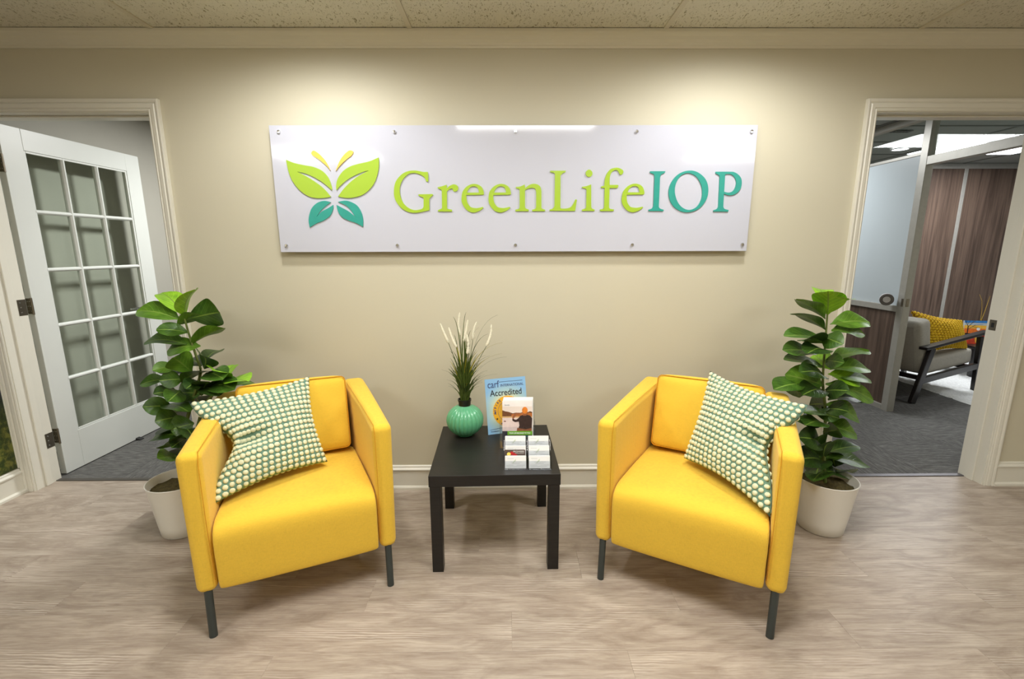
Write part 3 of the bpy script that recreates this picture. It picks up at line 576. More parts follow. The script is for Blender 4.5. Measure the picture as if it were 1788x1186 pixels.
D = json.loads('''{"G":{"G":[[[-0.436,0.087,1],[-0.434,0.064,0],[-0.435,0.041,1],[-0.444,0.04,1],[-0.45,0.055,0],[-0.459,0.066,0],[-0.481,0.077,0],[-0.505,0.082,0],[-0.532,0.077,0],[-0.559,0.055,0],[-0.575,0.027,0],[-0.581,-0.001,0],[-0.577,-0.036,0],[-0.563,-0.067,0],[-0.539,-0.088,0],[-0.512,-0.098,0],[-0.49,-0.097,0],[-0.47,-0.091,0],[-0.463,-0.081,1],[-0.461,-0.043,1],[-0.463,-0.038,0],[-0.473,-0.033,0],[-0.486,-0.028,1],[-0.487,-0.021,1],[-0.415,-0.02,1],[-0.412,-0.025,1],[-0.424,-0.034,0],[-0.433,-0.045,1],[-0.434,-0.099,1],[-0.456,-0.104,0],[-0.481,-0.109,0],[-0.51,-0.112,0],[-0.545,-0.106,0],[-0.576,-0.088,0],[-0.599,-0.06,0],[-0.609,-0.034,0],[-0.61,-0.006,0],[-0.604,0.027,0],[-0.59,0.053,0],[-0.563,0.078,0],[-0.533,0.091,0],[-0.504,0.094,0],[-0.478,0.091,0],[-0.458,0.087,0]]],"r":[[[-0.389,0.013,1],[-0.366,0.018,0],[-0.343,0.025,1],[-0.342,0.008,1],[-0.327,0.02,0],[-0.307,0.027,0],[-0.29,0.022,0],[-0.284,0.009,0],[-0.289,-0.003,0],[-0.3,-0.008,0],[-0.309,-0.006,0],[-0.312,0.002,0],[-0.313,0.006,1],[-0.322,0.006,0],[-0.332,0.001,0],[-0.342,-0.007,1],[-0.344,-0.086,1],[-0.341,-0.092,0],[-0.319,-0.097,1],[-0.319,-0.106,1],[-0.39,-0.105,1],[-0.391,-0.099,1],[-0.372,-0.091,0],[-0.369,-0.084,1],[-0.368,-0.003,1],[-0.374,0.003,0],[-0.386,0.007,1]]],"e":[[[-0.159,-0.024,1],[-0.244,-0.025,1],[-0.243,-0.048,0],[-0.237,-0.067,0],[-0.222,-0.084,0],[-0.197,-0.089,0],[-0.177,-0.087,0],[-0.161,-0.083,1],[-0.158,-0.088,1],[-0.175,-0.101,0],[-0.19,-0.107,0],[-0.21,-0.111,0],[-0.237,-0.103,0],[-0.258,-0.081,0],[-0.268,-0.058,0],[-0.268,-0.034,0],[-0.262,-0.008,0],[-0.244,0.014,0],[-0.222,0.026,0],[-0.2,0.029,0],[-0.178,0.023,0],[-0.163,0.01,0],[-0.156,-0.008,0],[-0.155,-0.02,0]],[[-0.24,-0.013,1],[-0.235,-0.001,0],[-0.222,0.013,0],[-0.205,0.017,0],[-0.19,0.013,0],[-0.183,0.003,0],[-0.18,-0.008,0],[-0.18,-0.013,1]]],"n":[[[0.007,0.014,1],[0.029,0.016,0],[0.052,0.026,1],[0.055,0.008,1],[0.073,0.022,0],[0.095,0.029,0],[0.117,0.026,0],[0.131,0.015,0],[0.137,-0.006,1],[0.138,-0.087,1],[0.143,-0.093,0],[0.157,-0.098,1],[0.157,-0.105,1],[0.091,-0.105,1],[0.09,-0.098,1],[0.106,-0.093,0],[0.111,-0.084,1],[0.111,-0.011,1],[0.106,0.003,0],[0.095,0.009,0],[0.081,0.008,0],[0.066,0.004,0],[0.054,-0.002,1],[0.054,-0.084,1],[0.058,-0.091,0],[0.073,-0.096,1],[0.073,-0.105,1],[0.006,-0.105,1],[0.005,-0.097,1],[0.022,-0.093,0],[0.027,-0.084,1],[0.027,-0.006,1],[0.023,0.004,0],[0.01,0.007,1]]],"L":[[[0.181,0.092,1],[0.259,0.092,1],[0.257,0.085,1],[0.243,0.079,0],[0.233,0.068,1],[0.235,-0.087,1],[0.241,-0.092,0],[0.27,-0.091,0],[0.29,-0.083,0],[0.302,-0.066,0],[0.311,-0.047,1],[0.319,-0.048,1],[0.311,-0.104,1],[0.18,-0.103,1],[0.18,-0.097,1],[0.196,-0.092,0],[0.205,-0.08,1],[0.205,0.073,1],[0.2,0.081,0],[0.181,0.085,1]]],"i":[[[0.343,0.014,1],[0.366,0.018,0],[0.389,0.026,1],[0.393,-0.085,1],[0.397,-0.092,0],[0.41,-0.097,1],[0.411,-0.104,1],[0.346,-0.104,1],[0.346,-0.097,1],[0.362,-0.092,0],[0.367,-0.085,1],[0.366,0.0,1],[0.36,0.005,0],[0.344,0.009,1]]],"dot":[[[0.394,0.079,0],[0.392,0.07,0],[0.386,0.064,0],[0.377,0.062,0],[0.369,0.064,0],[0.362,0.071,0],[0.36,0.079,0],[0.362,0.088,0],[0.368,0.094,0],[0.376,0.097,0],[0.385,0.094,0],[0.391,0.088,0]]],"f":[[[0.439,0.015,1],[0.456,0.02,1],[0.458,0.049,0],[0.467,0.077,0],[0.483,0.098,0],[0.5,0.104,0],[0.517,0.106,0],[0.536,0.101,0],[0.549,0.091,0],[0.548,0.079,0],[0.54,0.072,0],[0.533,0.074,0],[0.527,0.084,0],[0.52,0.092,0],[0.51,0.095,0],[0.495,0.088,0],[0.485,0.072,0],[0.482,0.049,0],[0.483,0.023,1],[0.525,0.023,1],[0.528,0.018,0],[0.523,0.008,1],[0.483,0.008,1],[0.484,-0.083,1],[0.488,-0.093,0],[0.51,-0.097,1],[0.508,-0.105,1],[0.439,-0.105,1],[0.438,-0.097,1],[0.455,-0.093,0],[0.459,-0.085,1],[0.458,0.008,1],[0.441,0.009,1]]],"I":[[[0.685,0.089,1],[0.762,0.089,1],[0.76,0.082,1],[0.742,0.072,0],[0.737,0.058,1],[0.739,-0.084,1],[0.746,-0.093,0],[0.765,-0.099,1],[0.764,-0.106,1],[0.687,-0.105,1],[0.688,-0.098,1],[0.703,-0.093,0],[0.711,-0.081,1],[0.709,0.063,1],[0.703,0.075,0],[0.685,0.081,1]]],"O":[[[0.987,-0.01,0],[0.983,-0.041,0],[0.968,-0.07,0],[0.946,-0.093,0],[0.918,-0.107,0],[0.886,-0.112,0],[0.855,-0.107,0],[0.826,-0.092,0],[0.804,-0.07,0],[0.79,-0.041,0],[0.785,-0.009,0],[0.79,0.022,0],[0.805,0.05,0],[0.827,0.073,0],[0.855,0.087,0],[0.887,0.092,0],[0.917,0.087,0],[0.945,0.072,0],[0.968,0.05,0],[0.982,0.022,0]],[[0.956,-0.01,0],[0.956,-0.037,0],[0.948,-0.063,0],[0.935,-0.083,0],[0.917,-0.095,0],[0.896,-0.1,0],[0.873,-0.095,0],[0.852,-0.082,0],[0.835,-0.062,0],[0.823,-0.037,0],[0.816,-0.009,0],[0.817,0.018,0],[0.825,0.043,0],[0.838,0.063,0],[0.856,0.075,0],[0.877,0.08,0],[0.899,0.075,0],[0.92,0.063,0],[0.937,0.043,0],[0.95,0.018,0]]],"P":[[[1.017,0.086,1],[1.093,0.086,0],[1.113,0.083,0],[1.134,0.071,0],[1.149,0.053,0],[1.154,0.032,0],[1.152,0.008,0],[1.139,-0.013,0],[1.12,-0.025,0],[1.101,-0.029,0],[1.083,-0.026,0],[1.068,-0.02,1],[1.07,-0.084,1],[1.077,-0.095,0],[1.099,-0.101,1],[1.097,-0.109,1],[1.02,-0.108,1],[1.022,-0.101,1],[1.037,-0.096,0],[1.044,-0.084,1],[1.039,0.064,1],[1.033,0.071,0],[1.017,0.078,1]],[[1.066,0.073,1],[1.079,0.075,0],[1.097,0.073,0],[1.113,0.062,0],[1.123,0.046,0],[1.126,0.027,0],[1.122,0.008,0],[1.114,-0.006,0],[1.102,-0.013,0],[1.087,-0.015,0],[1.068,-0.011,1]]],"wing_ul":[[[-1.14,0.146,1],[-1.103,0.131,0],[-1.054,0.12,0],[-1.005,0.111,0],[-0.964,0.092,0],[-0.936,0.059,0],[-0.923,0.018,0],[-0.923,-0.001,1],[-0.943,0.018,0],[-0.976,0.044,0],[-1.02,0.069,0],[-1.058,0.083,0],[-1.09,0.089,1],[-1.047,0.067,0],[-1.003,0.039,0],[-0.963,0.007,0],[-0.931,-0.032,1],[-0.967,-0.038,0],[-1.01,-0.038,0],[-1.048,-0.027,0],[-1.088,0.003,0],[-1.119,0.048,0],[-1.134,0.096,0]]],"wing_ur":[[[-0.679,0.156,1],[-0.725,0.138,0],[-0.784,0.125,0],[-0.823,0.113,0],[-0.859,0.092,0],[-0.887,0.059,0],[-0.899,0.026,0],[-0.9,-0.001,1],[-0.88,0.02,0],[-0.839,0.052,0],[-0.791,0.076,0],[-0.755,0.089,0],[-0.73,0.094,1],[-0.78,0.07,0],[-0.82,0.044,0],[-0.862,0.007,0],[-0.894,-0.031,1],[-0.853,-0.038,0],[-0.81,-0.035,0],[-0.77,-0.023,0],[-0.733,0.003,0],[-0.704,0.04,0],[-0.685,0.088,0],[-0.678,0.129,0]]],"wing_ll":[[[-0.933,-0.059,1],[-0.964,-0.052,0],[-1.0,-0.061,0],[-1.031,-0.087,0],[-1.047,-0.121,0],[-1.053,-0.152,0],[-1.05,-0.183,1],[-1.016,-0.164,0],[-0.976,-0.148,0],[-0.942,-0.125,0],[-0.924,-0.091,0],[-0.922,-0.072,1],[-0.947,-0.087,0],[-0.984,-0.106,0],[-1.012,-0.133,1],[-0.992,-0.106,0],[-0.966,-0.082,0]]],"wing_lr":[[[-0.896,-0.057,1],[-0.858,-0.051,0],[-0.823,-0.061,0],[-0.797,-0.08,0],[-0.78,-0.114,0],[-0.775,-0.149,0],[-0.778,-0.181,1],[-0.811,-0.162,0],[-0.849,-0.149,0],[-0.88,-0.133,0],[-0.899,-0.106,0],[-0.905,-0.072,1],[-0.873,-0.089,0],[-0.842,-0.107,0],[-0.813,-0.133,1],[-0.83,-0.103,0],[-0.856,-0.076,0]]],"ant_l":[[[-1.01,0.182,0],[-0.995,0.188,0],[-0.966,0.166,0],[-0.941,0.133,0],[-0.923,0.094,1],[-0.942,0.118,0],[-0.975,0.146,0],[-1.008,0.168,0]]],"ant_r":[[[-0.803,0.184,0],[-0.822,0.189,0],[-0.85,0.169,0],[-0.875,0.137,0],[-0.897,0.091,1],[-0.873,0.118,0],[-0.84,0.146,0],[-0.812,0.166,0]]]},"EO":[0.137,0.816],"ST":[[-1.164,0.269],[-0.595,0.277],[0.006,0.282],[0.609,0.276],[1.181,0.268],[-1.179,-0.272],[-0.606,-0.27],[0.005,-0.269],[0.612,-0.27],[1.186,-0.277]],"R":[[[1.462,-0.4,1.068],[1.385,-0.493,1.188],[-0.737,0.674,0.049],0.109,1.0],[[1.455,-0.4,1.052],[1.306,-0.4,1.14],[-0.208,0.912,-0.353],0.095,0.6],[[1.489,-0.4,1.116],[1.463,-0.523,1.155],[-0.976,0.217,0.033],0.072,0.9],[[1.434,-0.4,1.137],[1.489,-0.277,1.179],[-0.921,0.372,0.115],0.078,1.0],[[1.462,-0.4,0.998],[1.292,-0.4,1.072],[-0.144,0.932,-0.331],0.095,0.3],[[1.48,-0.4,1.025],[1.661,-0.4,1.035],[-0.03,0.842,0.539],0.095,0.5],[[1.489,-0.4,0.997],[1.642,-0.4,0.981],[0.048,0.888,0.458],0.085,0.4],[[1.458,-0.4,0.948],[1.271,-0.4,0.974],[-0.065,-0.881,-0.469],0.095,0.3],[[1.456,-0.4,0.965],[1.475,-0.503,0.953],[0.507,-0.007,0.862],0.078,0.3],[[1.444,-0.4,0.888],[1.274,-0.4,0.905],[-0.03,-0.954,-0.299],0.094,0.2],[[1.501,-0.4,0.865],[1.681,-0.4,0.898],[-0.024,0.991,0.131],0.095,0.4],[[1.474,-0.4,0.821],[1.284,-0.4,0.861],[-0.077,-0.928,-0.365],0.095,0.2],[[1.514,-0.4,0.81],[1.499,-0.288,0.856],[-0.746,0.165,-0.645],0.082,0.9],[[1.508,-0.4,0.81],[1.694,-0.4,0.809],[0.002,0.951,0.309],0.095,0.6],[[1.485,-0.4,0.736],[1.297,-0.4,0.788],[-0.255,-0.296,-0.921],0.112,0.45],[[1.5,-0.4,0.787],[1.659,-0.4,0.747],[0.147,0.799,0.583],0.09,1.0],[[1.502,-0.4,0.69],[1.348,-0.4,0.725],[-0.098,-0.898,-0.429],0.087,0.5],[[1.524,-0.4,0.776],[1.707,-0.4,0.758],[0.023,0.972,0.233],0.095,0.5],[[1.495,-0.4,0.742],[1.733,-0.4,0.66],[0.213,0.756,0.619],0.095,0.5],[[1.396,-0.4,0.742],[1.201,-0.483,0.741],[0.377,-0.881,-0.286],0.095,0.3],[[1.311,-0.4,0.72],[1.482,-0.25,0.624],[0.7,-0.697,0.157],0.095,0.4],[[1.516,-0.4,0.662],[1.695,-0.4,0.655],[0.009,0.974,0.227],0.095,0.1],[[1.497,-0.4,0.639],[1.681,-0.4,0.556],[0.26,0.774,0.577],0.095,0.4],[[1.514,-0.4,0.592],[1.342,-0.488,0.636],[0.351,-0.865,-0.358],0.095,0.2],[[1.522,-0.4,0.533],[1.68,-0.4,0.485],[0.188,0.763,0.619],0.091,0.4],[[1.509,-0.4,0.545],[1.335,-0.526,0.584],[0.51,-0.801,-0.314],0.095,0.2],[[1.457,-0.4,0.604],[1.533,-0.467,0.594],[0.439,0.376,0.816],0.056,0.3],[[1.54,-0.4,0.39],[1.7,-0.4,0.425],[0.002,1.0,-0.008],0.09,0.3],[[1.543,-0.4,0.366],[1.76,-0.4,0.322],[0.072,0.931,0.358],0.095,0.3],[[1.55,-0.4,0.317],[1.528,-0.315,0.382],[-0.865,0.144,-0.481],0.087,0.25],[[1.508,-0.4,0.378],[1.431,-0.511,0.533],[-0.895,-0.003,-0.447],0.095,0.2],[[1.541,-0.4,0.292],[1.717,-0.298,0.213],[-0.315,0.858,0.407],0.095,0.3],[[1.564,-0.4,0.292],[1.412,-0.517,0.306],[0.613,-0.784,0.096],0.095,0.3],[[1.579,-0.4,0.27],[1.792,-0.261,0.213],[-0.571,0.8,-0.185],0.095,0.3],[[1.511,-0.4,0.438],[1.324,-0.505,0.519],[0.034,-0.648,-0.761],0.095,0.1],[[1.522,-0.4,0.354],[1.35,-0.47,0.388],[0.213,-0.798,-0.564],0.095,0.1],[[1.532,-0.4,0.366],[1.462,-0.539,0.511],[-0.943,0.193,-0.271],0.095,0.15],[[1.48,-0.4,0.776],[1.293,-0.513,0.83],[0.254,-0.726,-0.64],0.095,0.15],[[1.499,-0.4,0.708],[1.508,-0.532,0.749],[0.338,0.3,0.892],0.076,0.15],[[1.508,-0.4,0.638],[1.534,-0.249,0.586],[0.348,-0.358,-0.866],0.089,0.15],[[1.505,-0.4,0.58],[1.665,-0.272,0.556],[-0.563,0.763,0.317],0.095,0.15],[[1.475,-0.4,0.899],[1.299,-0.535,0.919],[0.556,-0.771,-0.312],0.095,0.15],[[1.481,-0.4,0.854],[1.487,-0.509,0.87],[0.409,0.155,0.899],0.061,0.2],[[1.534,-0.4,0.353],[1.417,-0.526,0.346],[0.698,-0.663,0.27],0.095,0.1],[[1.539,-0.4,0.402],[1.666,-0.308,0.27],[0.604,-0.797,0.026],0.095,0.12],[[1.488,-0.4,0.708],[1.326,-0.498,0.717],[0.473,-0.813,-0.339],0.095,0.12],[[1.487,-0.4,0.545],[1.292,-0.49,0.604],[0.167,-0.768,-0.619],0.095,0.12],[[1.515,-0.4,0.498],[1.506,-0.512,0.555],[-0.37,0.445,0.815],0.069,0.2],[[1.471,-0.4,0.932],[1.3,-0.508,0.976],[-0.557,0.698,-0.451],0.095,0.15],[[1.511,-0.4,0.615],[1.529,-0.522,0.648],[0.72,0.278,0.635],0.07,0.15]],"L":[[[-1.491,-0.38,1.069],[-1.65,-0.281,1.17],[-0.522,-0.853,0.013],0.095,1.0],[[-1.486,-0.38,1.069],[-1.363,-0.462,1.2],[-0.194,-0.903,-0.383],0.095,1.0],[[-1.505,-0.38,1.054],[-1.701,-0.38,1.097],[-0.105,-0.872,-0.478],0.095,0.45],[[-1.474,-0.38,1.058],[-1.276,-0.454,1.098],[-0.258,-0.177,0.95],0.127,0.35],[[-1.531,-0.38,1.028],[-1.38,-0.38,1.065],[-0.112,-0.883,0.456],0.086,0.4],[[-1.476,-0.38,0.993],[-1.579,-0.439,1.019],[0.257,-0.729,-0.634],0.067,0.3],[[-1.491,-0.38,0.939],[-1.686,-0.38,0.951],[-0.018,-0.954,-0.301],0.095,0.2],[[-1.475,-0.38,0.939],[-1.311,-0.38,1.015],[-0.118,-0.96,0.254],0.095,0.5],[[-1.431,-0.38,0.931],[-1.59,-0.38,0.908],[0.092,-0.766,-0.636],0.088,0.4],[[-1.426,-0.38,0.852],[-1.433,-0.237,0.88],[-0.998,-0.039,-0.051],0.08,0.1],[[-1.559,-0.38,0.829],[-1.607,-0.462,0.839],[0.584,-0.426,-0.691],0.053,0.4],[[-1.486,-0.38,0.805],[-1.487,-0.488,0.902],[-0.704,-0.471,-0.532],0.094,0.6],[[-1.606,-0.38,0.773],[-1.713,-0.413,0.756],[0.316,-0.69,-0.651],0.062,0.3],[[-1.536,-0.38,0.773],[-1.587,-0.459,0.788],[0.23,-0.323,-0.918],0.068,0.35],[[-1.546,-0.38,0.757],[-1.366,-0.444,0.825],[-0.413,-0.867,0.277],0.095,0.3],[[-1.345,-0.38,0.764],[-1.364,-0.252,0.808],[-0.973,-0.068,-0.222],0.075,0.9],[[-1.342,-0.38,0.76],[-1.307,-0.513,0.855],[-0.936,0.006,0.353],0.092,0.9],[[-1.316,-0.38,0.752],[-1.159,-0.501,0.795],[0.514,0.788,0.34],0.095,1.0],[[-1.446,-0.38,0.7],[-1.619,-0.313,0.68],[-0.103,-0.52,-0.848],0.095,0.3],[[-1.552,-0.38,0.717],[-1.532,-0.497,0.7],[0.752,0.219,-0.622],0.077,0.3],[[-1.602,-0.38,0.64],[-1.684,-0.454,0.662],[0.159,-0.439,-0.884],0.075,0.35],[[-1.648,-0.38,0.644],[-1.461,-0.473,0.644],[0.445,0.895,0.024],0.095,0.2],[[-1.578,-0.38,0.586],[-1.625,-0.471,0.597],[0.357,-0.292,-0.887],0.089,0.25],[[-1.512,-0.38,0.553],[-1.582,-0.442,0.545],[0.38,-0.317,-0.869],0.094,0.35],[[-1.583,-0.38,0.494],[-1.776,-0.31,0.449],[-0.222,-0.881,-0.417],0.095,0.3],[[-1.582,-0.38,0.444],[-1.552,-0.528,0.509],[-0.754,-0.386,-0.531],0.09,0.2],[[-1.615,-0.38,0.38],[-1.612,-0.503,0.43],[0.786,-0.216,-0.579],0.073,0.4],[[-1.43,-0.38,0.821],[-1.356,-0.498,0.918],[-0.782,0.022,0.623],0.093,0.1],[[-1.417,-0.38,0.805],[-1.266,-0.502,0.807],[0.579,0.723,0.376],0.095,0.2],[[-1.41,-0.38,0.74],[-1.221,-0.501,0.761],[0.446,0.774,0.449],0.095,0.25],[[-1.462,-0.38,0.692],[-1.308,-0.528,0.8],[-0.747,-0.637,0.192],0.095,0.15],[[-1.454,-0.38,0.757],[-1.437,-0.505,0.763],[0.87,0.095,-0.484],0.069,0.15],[[-1.493,-0.38,0.692],[-1.571,-0.237,0.576],[0.893,0.448,-0.048],0.095,0.1],[[-1.542,-0.38,0.619],[-1.73,-0.276,0.548],[0.498,0.363,-0.788],0.095,0.12],[[-1.518,-0.38,0.797],[-1.702,-0.236,0.767],[-0.547,-0.768,-0.332],0.095,0.12],[[-1.563,-0.38,0.528],[-1.419,-0.526,0.523],[0.683,0.683,-0.26],0.095,0.12],[[-1.562,-0.38,0.477],[-1.546,-0.5,0.481],[0.692,0.068,-0.718],0.069,0.1],[[-1.574,-0.38,0.444],[-1.688,-0.267,0.304],[0.504,0.825,0.256],0.095,0.1],[[-1.562,-0.38,0.701],[-1.59,-0.499,0.739],[0.573,-0.369,-0.732],0.07,0.1],[[-1.436,-0.38,0.836],[-1.588,-0.246,0.836],[-0.642,-0.728,-0.24],0.095,0.12],[[-1.561,-0.38,0.536],[-1.758,-0.272,0.485],[-0.29,-0.786,-0.545],0.095,0.1],[[-1.442,-0.38,0.733],[-1.29,-0.503,0.731],[0.625,0.77,0.13],0.095,0.15],[[-1.286,-0.38,0.74],[-1.264,-0.254,0.71],[-0.882,0.249,0.399],0.072,0.3]],"stems":{"R":[[1.562,-0.4,0.224],[1.533,-0.4,0.378],[1.514,-0.4,0.592],[1.482,-0.4,0.742],[1.472,-0.4,0.877],[1.461,-0.4,1.073]],"L":[[-1.587,-0.38,0.289],[-1.555,-0.38,0.528],[-1.493,-0.38,0.692],[-1.448,-0.38,0.805],[-1.457,-0.38,0.876],[-1.477,-0.38,0.985],[-1.489,-0.38,1.073]]},"stem2":[[-1.562,-0.38,0.358],[-1.475,-0.38,0.594],[-1.399,-0.38,0.7],[-1.345,-0.38,0.763]],"PL":[[-1.343,-0.628,0.741],[-0.976,-0.302,0.76],[-0.812,-0.563,0.44],[-1.101,-0.907,0.439]],"PR":[[0.951,-0.383,0.802],[1.146,-0.808,0.779],[0.922,-1.013,0.437],[0.789,-0.55,0.441]],"SP":{"sp":[[[-0.335,-0.26,1.015],[-0.297,-0.26,0.917]],[[-0.286,-0.32,1.005],[-0.252,-0.32,0.908]],[[-0.24,-0.24,1.065],[-0.241,-0.24,0.953]],[[-0.197,-0.29,1.036],[-0.218,-0.29,0.93]],[[-0.199,-0.34,0.973],[-0.198,-0.34,0.88]],[[-0.157,-0.25,1.021],[-0.178,-0.25,0.929]],[[-0.083,-0.31,1.017],[-0.108,-0.31,0.911]]],"bt":[[-0.338,-0.254,0.78],[-0.28,-0.254,0.774],[-0.287,-0.309,0.889],[-0.266,-0.303,1.054],[-0.204,-0.29,1.074],[-0.054,-0.247,1.054],[-0.03,-0.316,0.93],[-0.035,-0.275,0.867],[-0.01,-0.327,0.862],[-0.058,-0.303,0.77],[-0.106,-0.276,0.781],[-0.185,-0.258,0.981],[-0.271,-0.318,0.943],[-0.095,-0.247,0.849],[-0.118,-0.246,0.851],[-0.268,-0.267,0.96],[-0.1,-0.294,0.969],[-0.144,-0.293,1.0]]}}''')
# ------------------------------------------------------------------ wall sign
sg = empty('wall_sign', (.031, -.045, 1.665), 0, 'long white acrylic sign with a butterfly emblem, reading GreenLifeIOP', 'sign')
SWd, SHt = 1.213, .308
box('panel', -SWd, SWd, .004, .012, -SHt, SHt, 'sign', sg, bevel=.0015)
for i, (x, z) in enumerate(D['ST']):
    z = .277 if i < 5 else -.274
    s = lathe('standoff', [(.0065, 0), (.0085, -.0), (.0085, .006), (.007, .0085), (0, .009)], 'chrome', sg, 20, loc=(x, .004, z)); s.rotation_euler = (math.pi/2, 0, 0)
    q = lathe('spacer', [(.0075, 0), (.0075, .033)], 'chrome', s, 16, loc=(0, 0, -.0405))
def dense(lp): return [(p.x, p.y) for p in smooth_outline([tuple(q) for q in lp], 6)]
def letter(key, mat, name='letter', dx=0):
    loops = [dense(l) for l in D['G'][key]]
    return flat_shape(name, loops, .006, mat, sg, y=.001, loc=(dx, 0, 0))
for key, dx in (('G', 0), ('r', 0), ('e', 0), ('e', D['EO'][0]), ('n', 0), ('L', 0)): letter(key, 'lime', dx=dx)
li = letter('i', 'lime'); dt = letter('dot', 'lime', 'letter_dot'); dt.parent = li
letter('f', 'lime'); letter('e', 'lime', dx=D['EO'][1])
for key in 'IOP': letter(key, 'teal')
letter('wing_ul', 'lime', 'butterfly_wing'); letter('wing_ur', 'lime', 'butterfly_wing')
o = letter('wing_ll', 'teal', 'butterfly_wing'); o['label'] = 'lower teal wing'; o = letter('wing_lr', 'teal', 'butterfly_wing'); o['label'] = 'lower teal wing'
letter('ant_l', 'sun', 'butterfly_antenna'); letter('ant_r', 'sun', 'butterfly_antenna')

# ------------------------------------------------------------------ yellow armchairs
def soft_box(name, cx, cy, cz, w, d, h, mat, parent, r=.03, bulge=(0, .02, 0), n=14, rot=0, noise=0):
    bm = bmesh.new(); bmesh.ops.create_cube(bm, size=2); bmesh.ops.subdivide_edges(bm, edges=bm.edges[:], cuts=n, use_grid_fill=True)
    hw = Vector((w/2, d/2, h/2))
    for v in bm.verts:
        q = v.co.copy(); p = Vector((q.x*hw.x, q.y*hw.y, q.z*hw.z))
        # rounded box: clamp to inner box then push out by r
        inner = Vector([max(-hw[k]+r, min(hw[k]-r, p[k])) for k in range(3)]); dv = p-inner
        if dv.length > 1e-6: p = inner+dv.normalized()*r
        fx = (1-q.y*q.y)*(1-q.z*q.z); fy = (1-q.x**2)*(1-q.z**2); fz = (1-q.x**2)*(1-q.y**2)
        p.x += q.x*bulge[0]*fx; p.y += q.y*bulge[1]*fy; p.z += q.z*bulge[2]*fz
        if noise:
            a = max(0, 1-abs(abs(q.x)-.85)*4)
            p.y += noise*math.sin(9*q.z+5*q.x)*a*(abs(q.y) > .9)
        v.co = p
    me = bm_mesh(bm); me.transform(Matrix.Translation((cx, cy, cz)) @ Matrix.Rotation(rot, 4, 'X'))
    o = link(name, me, mat, parent, smooth=True); s = o.modifiers.new('s', 'SUBSURF'); s.levels = 1; s.render_levels = 1
    return o
def seg_box(name, secs, mat, parent, bevel, seg=5):
    """solid through a list of quads (each four corners), skinned in order"""
    bm = bmesh.new(); rs = [[bm.verts.new(p) for p in s] for s in secs]
    for a, b in zip(rs, rs[1:]):
        n = len(a)
        for k in range(n): bm.faces.new((a[k], a[(k+1) % n], b[(k+1) % n], b[k]))
    bm.faces.new(rs[0][::-1]); bm.faces.new(rs[-1]); return link(name, bm_mesh(bm), mat, parent, bevel=bevel, seg=seg)
